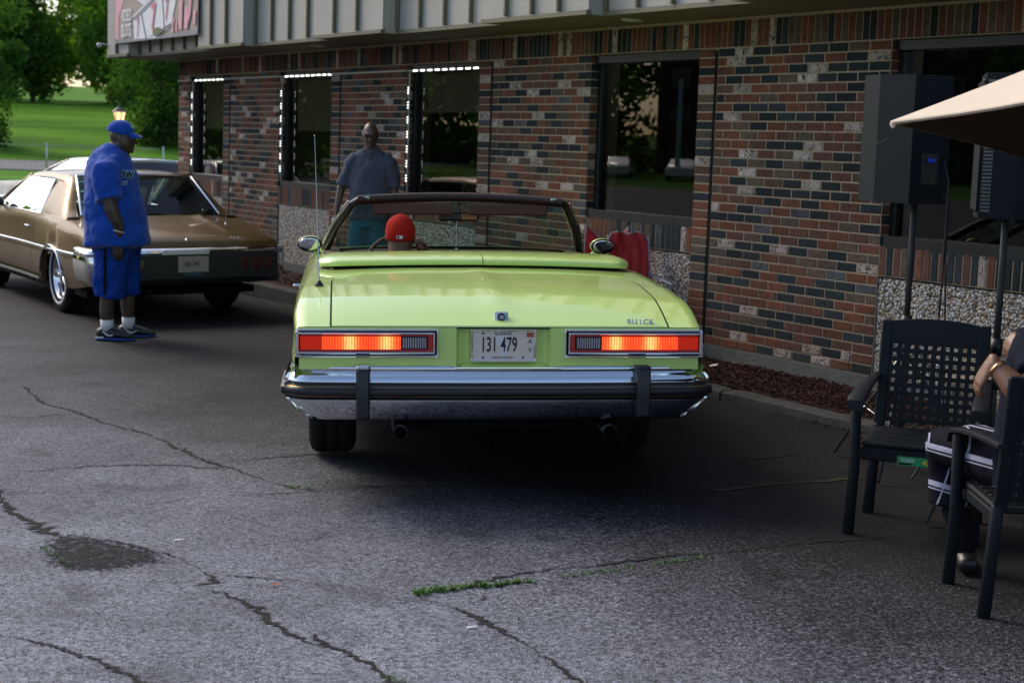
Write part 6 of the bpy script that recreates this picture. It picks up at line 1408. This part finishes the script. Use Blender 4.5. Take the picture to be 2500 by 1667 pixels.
# speakers on stands
M['spk'] = pm('speaker_cabinet', (.006, .011, .015), .6, spec=.2, var=.12, bump=.15, bs=260)
def speaker(loc, yaw, label, hh=.66, perf=True):
    t = empty('loudspeaker', loc, (0, 0, R(yaw))); tag(t, label, 'loudspeaker', 'loudspeakers on stands')
    # front faces +Y; tapered to the back
    mb = MB(); w, d_, wb = .20, .18, .11
    pts = [(-w, d_, 0), (w, d_, 0), (w, d_ - .16, 0), (wb, -d_, 0), (-wb, -d_, 0), (-w, d_ - .16, 0)]
    mb.prism(pts, (0, 0, hh)); mb.build('cabinet', M['spk'], t, fixn=True)
    mb = MB(); mb.bbox(-w + .012, w - .012, d_ + .001, d_ + .016, .03, hh - .03, .006); gr = mb.build('grille', M['blackplastic'], t)
    mb = MB()
    for k in range(36 if perf else 0):
        for s in (-1, 1): mb.box(s * (w + .001) - .001, s * (w + .001) + .001, d_ - .05, d_ - .008, .03 + k * .0168, .04 + k * .0168)
    if perf: tag(mb.build('perforation', pm('grille_edge', (.10, .11, .10), .5), t), kind='stuff')
    mb = MB(); mb.tube([(-.06, -d_ - .002, hh * .62), (-.06, -d_ - .03, hh * .62), (.06, -d_ - .03, hh * .62), (.06, -d_ - .002, hh * .62)], .009, 8); mb.build('handle', M['steel'], t, smooth=True)
    mb = MB(); mb.box(-.05, .05, -d_ - .004, -d_ - .0005, .10, .26); mb.build('connector_panel', M['steel'] if False else M['darktrim'], t)
    mb = MB(); mb.bbox(-.02, .02, -d_ - .03, -d_ - .004, .21, .235, .004); mb.build('blue_plug', pm('blue_plug', (.01, .04, .5), .4), t)
    return t
def stand(x, y, z0, top, yaw, label):
    t = empty('speaker_stand', (x, y, z0), (0, 0, R(yaw))); tag(t, label, 'speaker stand', 'black speaker stands')
    mb = MB(); mb.tube([(0, 0, .12), (0, 0, .78)], .019, 12); mb.tube([(0, 0, .7), (0, 0, top - z0 - .001)], .0165, 12); mb.build('pole', M['blackplastic'], t, smooth=True)
    for k in range(3):
        a = R(90 + 120 * k); e = Vector((math.cos(a), math.sin(a), 0)); mb = MB(); mb.tube([e * .02 + Vector((0, 0, .62)), e * .46 + Vector((0, 0, .02))], [(.011, .008), (.011, .008)], 8); mb.tube([Vector((0, 0, .22)) + e * .02, e * .26 + Vector((0, 0, .31))], .006, 6); mb.build('leg', M['blackplastic'] if k else M['steel'], t, smooth=True)
    mb = MB(); mb.revolve([(.76, .0), (.76, .028), (.84, .028), (.84, 0)], axis='Z', seg=14); mb.tube([(.02, 0, .80), (.07, 0, .80)], .009, 8); mb.ell((.08, 0, .80), (.018, .012, .018)); mb.build('collar', M['blackplastic'], t, smooth=True); mb = MB(); mb.revolve([(.60, .0), (.60, .027), (.66, .027), (.66, 0)], axis='Z', seg=14); mb.tube([(-.02, 0, .63), (-.055, 0, .63)], .008, 8); mb.build('collar', M['blackplastic'], t, smooth=True)
speaker((2.07, 8.42, 1.475), 17, 'blue black loudspeaker farther left, its side panel towards the camera', perf=False)
stand(2.10, 8.42, .036, 1.475, 35, 'black tripod stand under the farther loudspeaker')
speaker((2.33, 7.44, 1.445), 77, 'black loudspeaker nearer the umbrella with a perforated grille edge')
stand(2.28, 7.42, .04, 1.445, 10, 'black tripod stand under the nearer loudspeaker')
M['cable'] = pm('black_cable', (.008, .008, .008), .5)
mb = MB(); mb.tube([(2.20, 8.26, 1.70), (2.215, 8.20, 1.60), (2.215, 8.2, 1.1), (2.22, 8.25, .6), (2.25, 8.3, .2), (2.1, 8.1, .06)], .0055, 6); tag(mb.build('cable', M['cable'], smooth=True), 'straight black cable hanging from the blue plug of the farther loudspeaker', 'cable')
mb = MB(); mb.tube([(2.18, 8.30, 1.56), (2.225, 8.21, 1.5), (2.225, 8.2, 1.2), (2.26, 8.22, .7), (2.30, 8.3, .25), (2.5, 8.2, .06)], .005, 6); tag(mb.build('cable', M['cable'], smooth=True), 'thin black cable that bows to the right beside the straight one', 'cable')
# weathered log by the wall
mb = MB(); P = []
for i in range(25):
    t_ = i / 24; c = Vector((2.72 + 1.1 * t_, 9.28 - 1.5 * t_, .36 - .05 * t_)); r_ = .235 + .03 * math.sin(t_ * 9)
    P.append([c + Vector((.80 * math.cos(a * math.pi / 14), .59 * math.cos(a * math.pi / 14), math.sin(a * math.pi / 14))) * r_ * (1 + .10 * noise.noise(Vector((a * .9, t_ * 3, 0))) + .07 * noise.noise(Vector((a * 2.5, t_ * 5, 4)))) for a in range(28)])
mb.grid(P, close=True); mb.poly(P[0]); mb.poly(P[-1][::-1])
def woodm():
    m, nt, b = newmat('weathered_wood'); N = nt.nodes; L = nt.links
    tc = N.new('ShaderNodeTexCoord'); mp = N.new('ShaderNodeMapping'); mp.inputs['Rotation'].default_value = (0, 0, R(53.7)); mp.inputs['Scale'].default_value = (1.5, 14, 14); L.new(tc.outputs['Object'], mp.inputs[0])
    n = N.new('ShaderNodeTexNoise'); n.inputs['Scale'].default_value = 1.6; n.inputs['Detail'].default_value = 9; n.inputs['Distortion'].default_value = .6; L.new(mp.outputs[0], n.inputs['Vector'])
    cr = N.new('ShaderNodeValToRGB'); e = cr.color_ramp.elements; e[0].position = .38; e[0].color = (.02, .017, .013, 1); e[1].position = .64; e[1].color = (.26, .22, .17, 1); L.new(n.outputs['Fac'], cr.inputs[0]); L.new(cr.outputs[0], b.inputs['Base Color']); b.inputs['Roughness'].default_value = .9
    bp = N.new('ShaderNodeBump'); bp.inputs['Strength'].default_value = 1; bp.inputs['Distance'].default_value = .03; L.new(n.outputs['Fac'], bp.inputs['Height']); L.new(bp.outputs[0], b.inputs['Normal']); return m
tag(mb.build('log', woodm(), smooth=True, fixn=True), 'thick weathered grey log lying in the bed behind the loudspeaker stand', 'log')

# umbrella
u = empty('patio_umbrella', (2.66, 5.25, .04), (R(-7), 0, 0)); tag(u, 'cream patio umbrella with underside shade painted brown, its corner reaching in at the right edge', 'umbrella')
M['canvas'] = pm('cream_canvas', (.72, .60, .47), .85, var=.06, vs=6, bump=.1, bs=400)
M['canvas_in'] = M['canvas']
RR, apex, rim = 1.36, 2.50, 1.878
phi0 = math.atan2(5.5 - 5.25, 1.301 - 2.66)
mb = MB(); NS = 6; tips = [(RR * math.cos(phi0 + 2 * math.pi * k_ / NS), RR * math.sin(phi0 + 2 * math.pi * k_ / NS)) for k_ in range(NS)]
for k_ in range(NS):
    a, b_ = tips[k_], tips[(k_ + 1) % NS]; P = []
    for i in range(9):
        t_ = i / 8; row = []
        for j in range(9):
            q = j / 8; x = (a[0] * (1 - q) + b_[0] * q) * t_; y = (a[1] * (1 - q) + b_[1] * q) * t_
            sag = .010 * math.sin(math.pi * q) * t_
            row.append(Vector((x * (1 - .05 * math.sin(math.pi * q) * t_), y * (1 - .05 * math.sin(math.pi * q) * t_), apex - (apex - rim) * (t_ ** .86) - sag - .04)))
        P.append(row)
    mb.grid(P)
o = mb.build('canopy', M['canvas'], u, smooth=False, angle=25, fixn=True)
l_ = MB(); l_.v = [(x * .997, y * .997, z - .007) for x, y, z in mb.v]; l_.f = mb.f; l_.m = mb.m; l_.build('shaded_underside', pm('underside_shade', (.075, .042, .024), .9, var=.1), u, angle=25, fixn=True)  # darker copy of the canopy, underside shade painted into its colour
mb = MB()
for k_ in range(NS):
    a, b_ = tips[k_], tips[(k_ + 1) % NS]; P = []
    for j in range(9):
        q = j / 8; s_ = (1 - .05 * math.sin(math.pi * q)); x = (a[0] * (1 - q) + b_[0] * q) * s_; y = (a[1] * (1 - q) + b_[1] * q) * s_; z = rim - .04 - .010 * math.sin(math.pi * q)
        P.append([Vector((x, y, z)), Vector((x * 1.001, y * 1.001, z - .006)), Vector((x * .992, y * .992, z - .012))])
    mb.grid(P)
mb.build('valance', M['canvas'], u)
mb = MB(); d_ = Vector((math.cos(phi0), math.sin(phi0), 0)); c_ = Vector((tips[0][0], tips[0][1], rim - .045))
mb.ell(c_ + Vector((.01, 0, -.006)), (.012, .012, .014), 10, 8); mb.grid([[c_ + d_ * x + Vector((0, 0, z)) + Vector((-d_.y, d_.x, 0)) * w for w in (-.012, .012)] for x, z in ((-.01, -.02), (.0, -.045), (.015, -.062), (.045, -.075))]); mb.build('corner_flap', M['canvas'], u)
mb = MB()
for a in tips: mb.tube([(0, 0, apex - .08), (a[0] * .5, a[1] * .5, apex - (apex - rim) * .55 - .06), (a[0] * .98, a[1] * .98, rim - .055)], .009, 6); mb.tube([(0, 0, 1.75), (a[0] * .5, a[1] * .5, apex - (apex - rim) * .55 - .065)], .007, 6)
mb.build('ribs', pm('umbrella_wood', (.12, .06, .03), .6), u, smooth=True)
mb = MB(); mb.tube([(0, 0, .02), (0, 0, apex + .02)], .019, 12); mb.ell((0, 0, apex + .04), (.03, .03, .04)); mb.build('pole', pm('umbrella_pole', (.12, .06, .03), .5), u, smooth=True)
mb = MB(); mb.revolve([(0, 0), (0, .25), (.05, .24), (.07, .05), (.25, .035), (.25, 0)], axis='Z', seg=24); mb.build('base', M['blackplastic'], u, smooth=True)
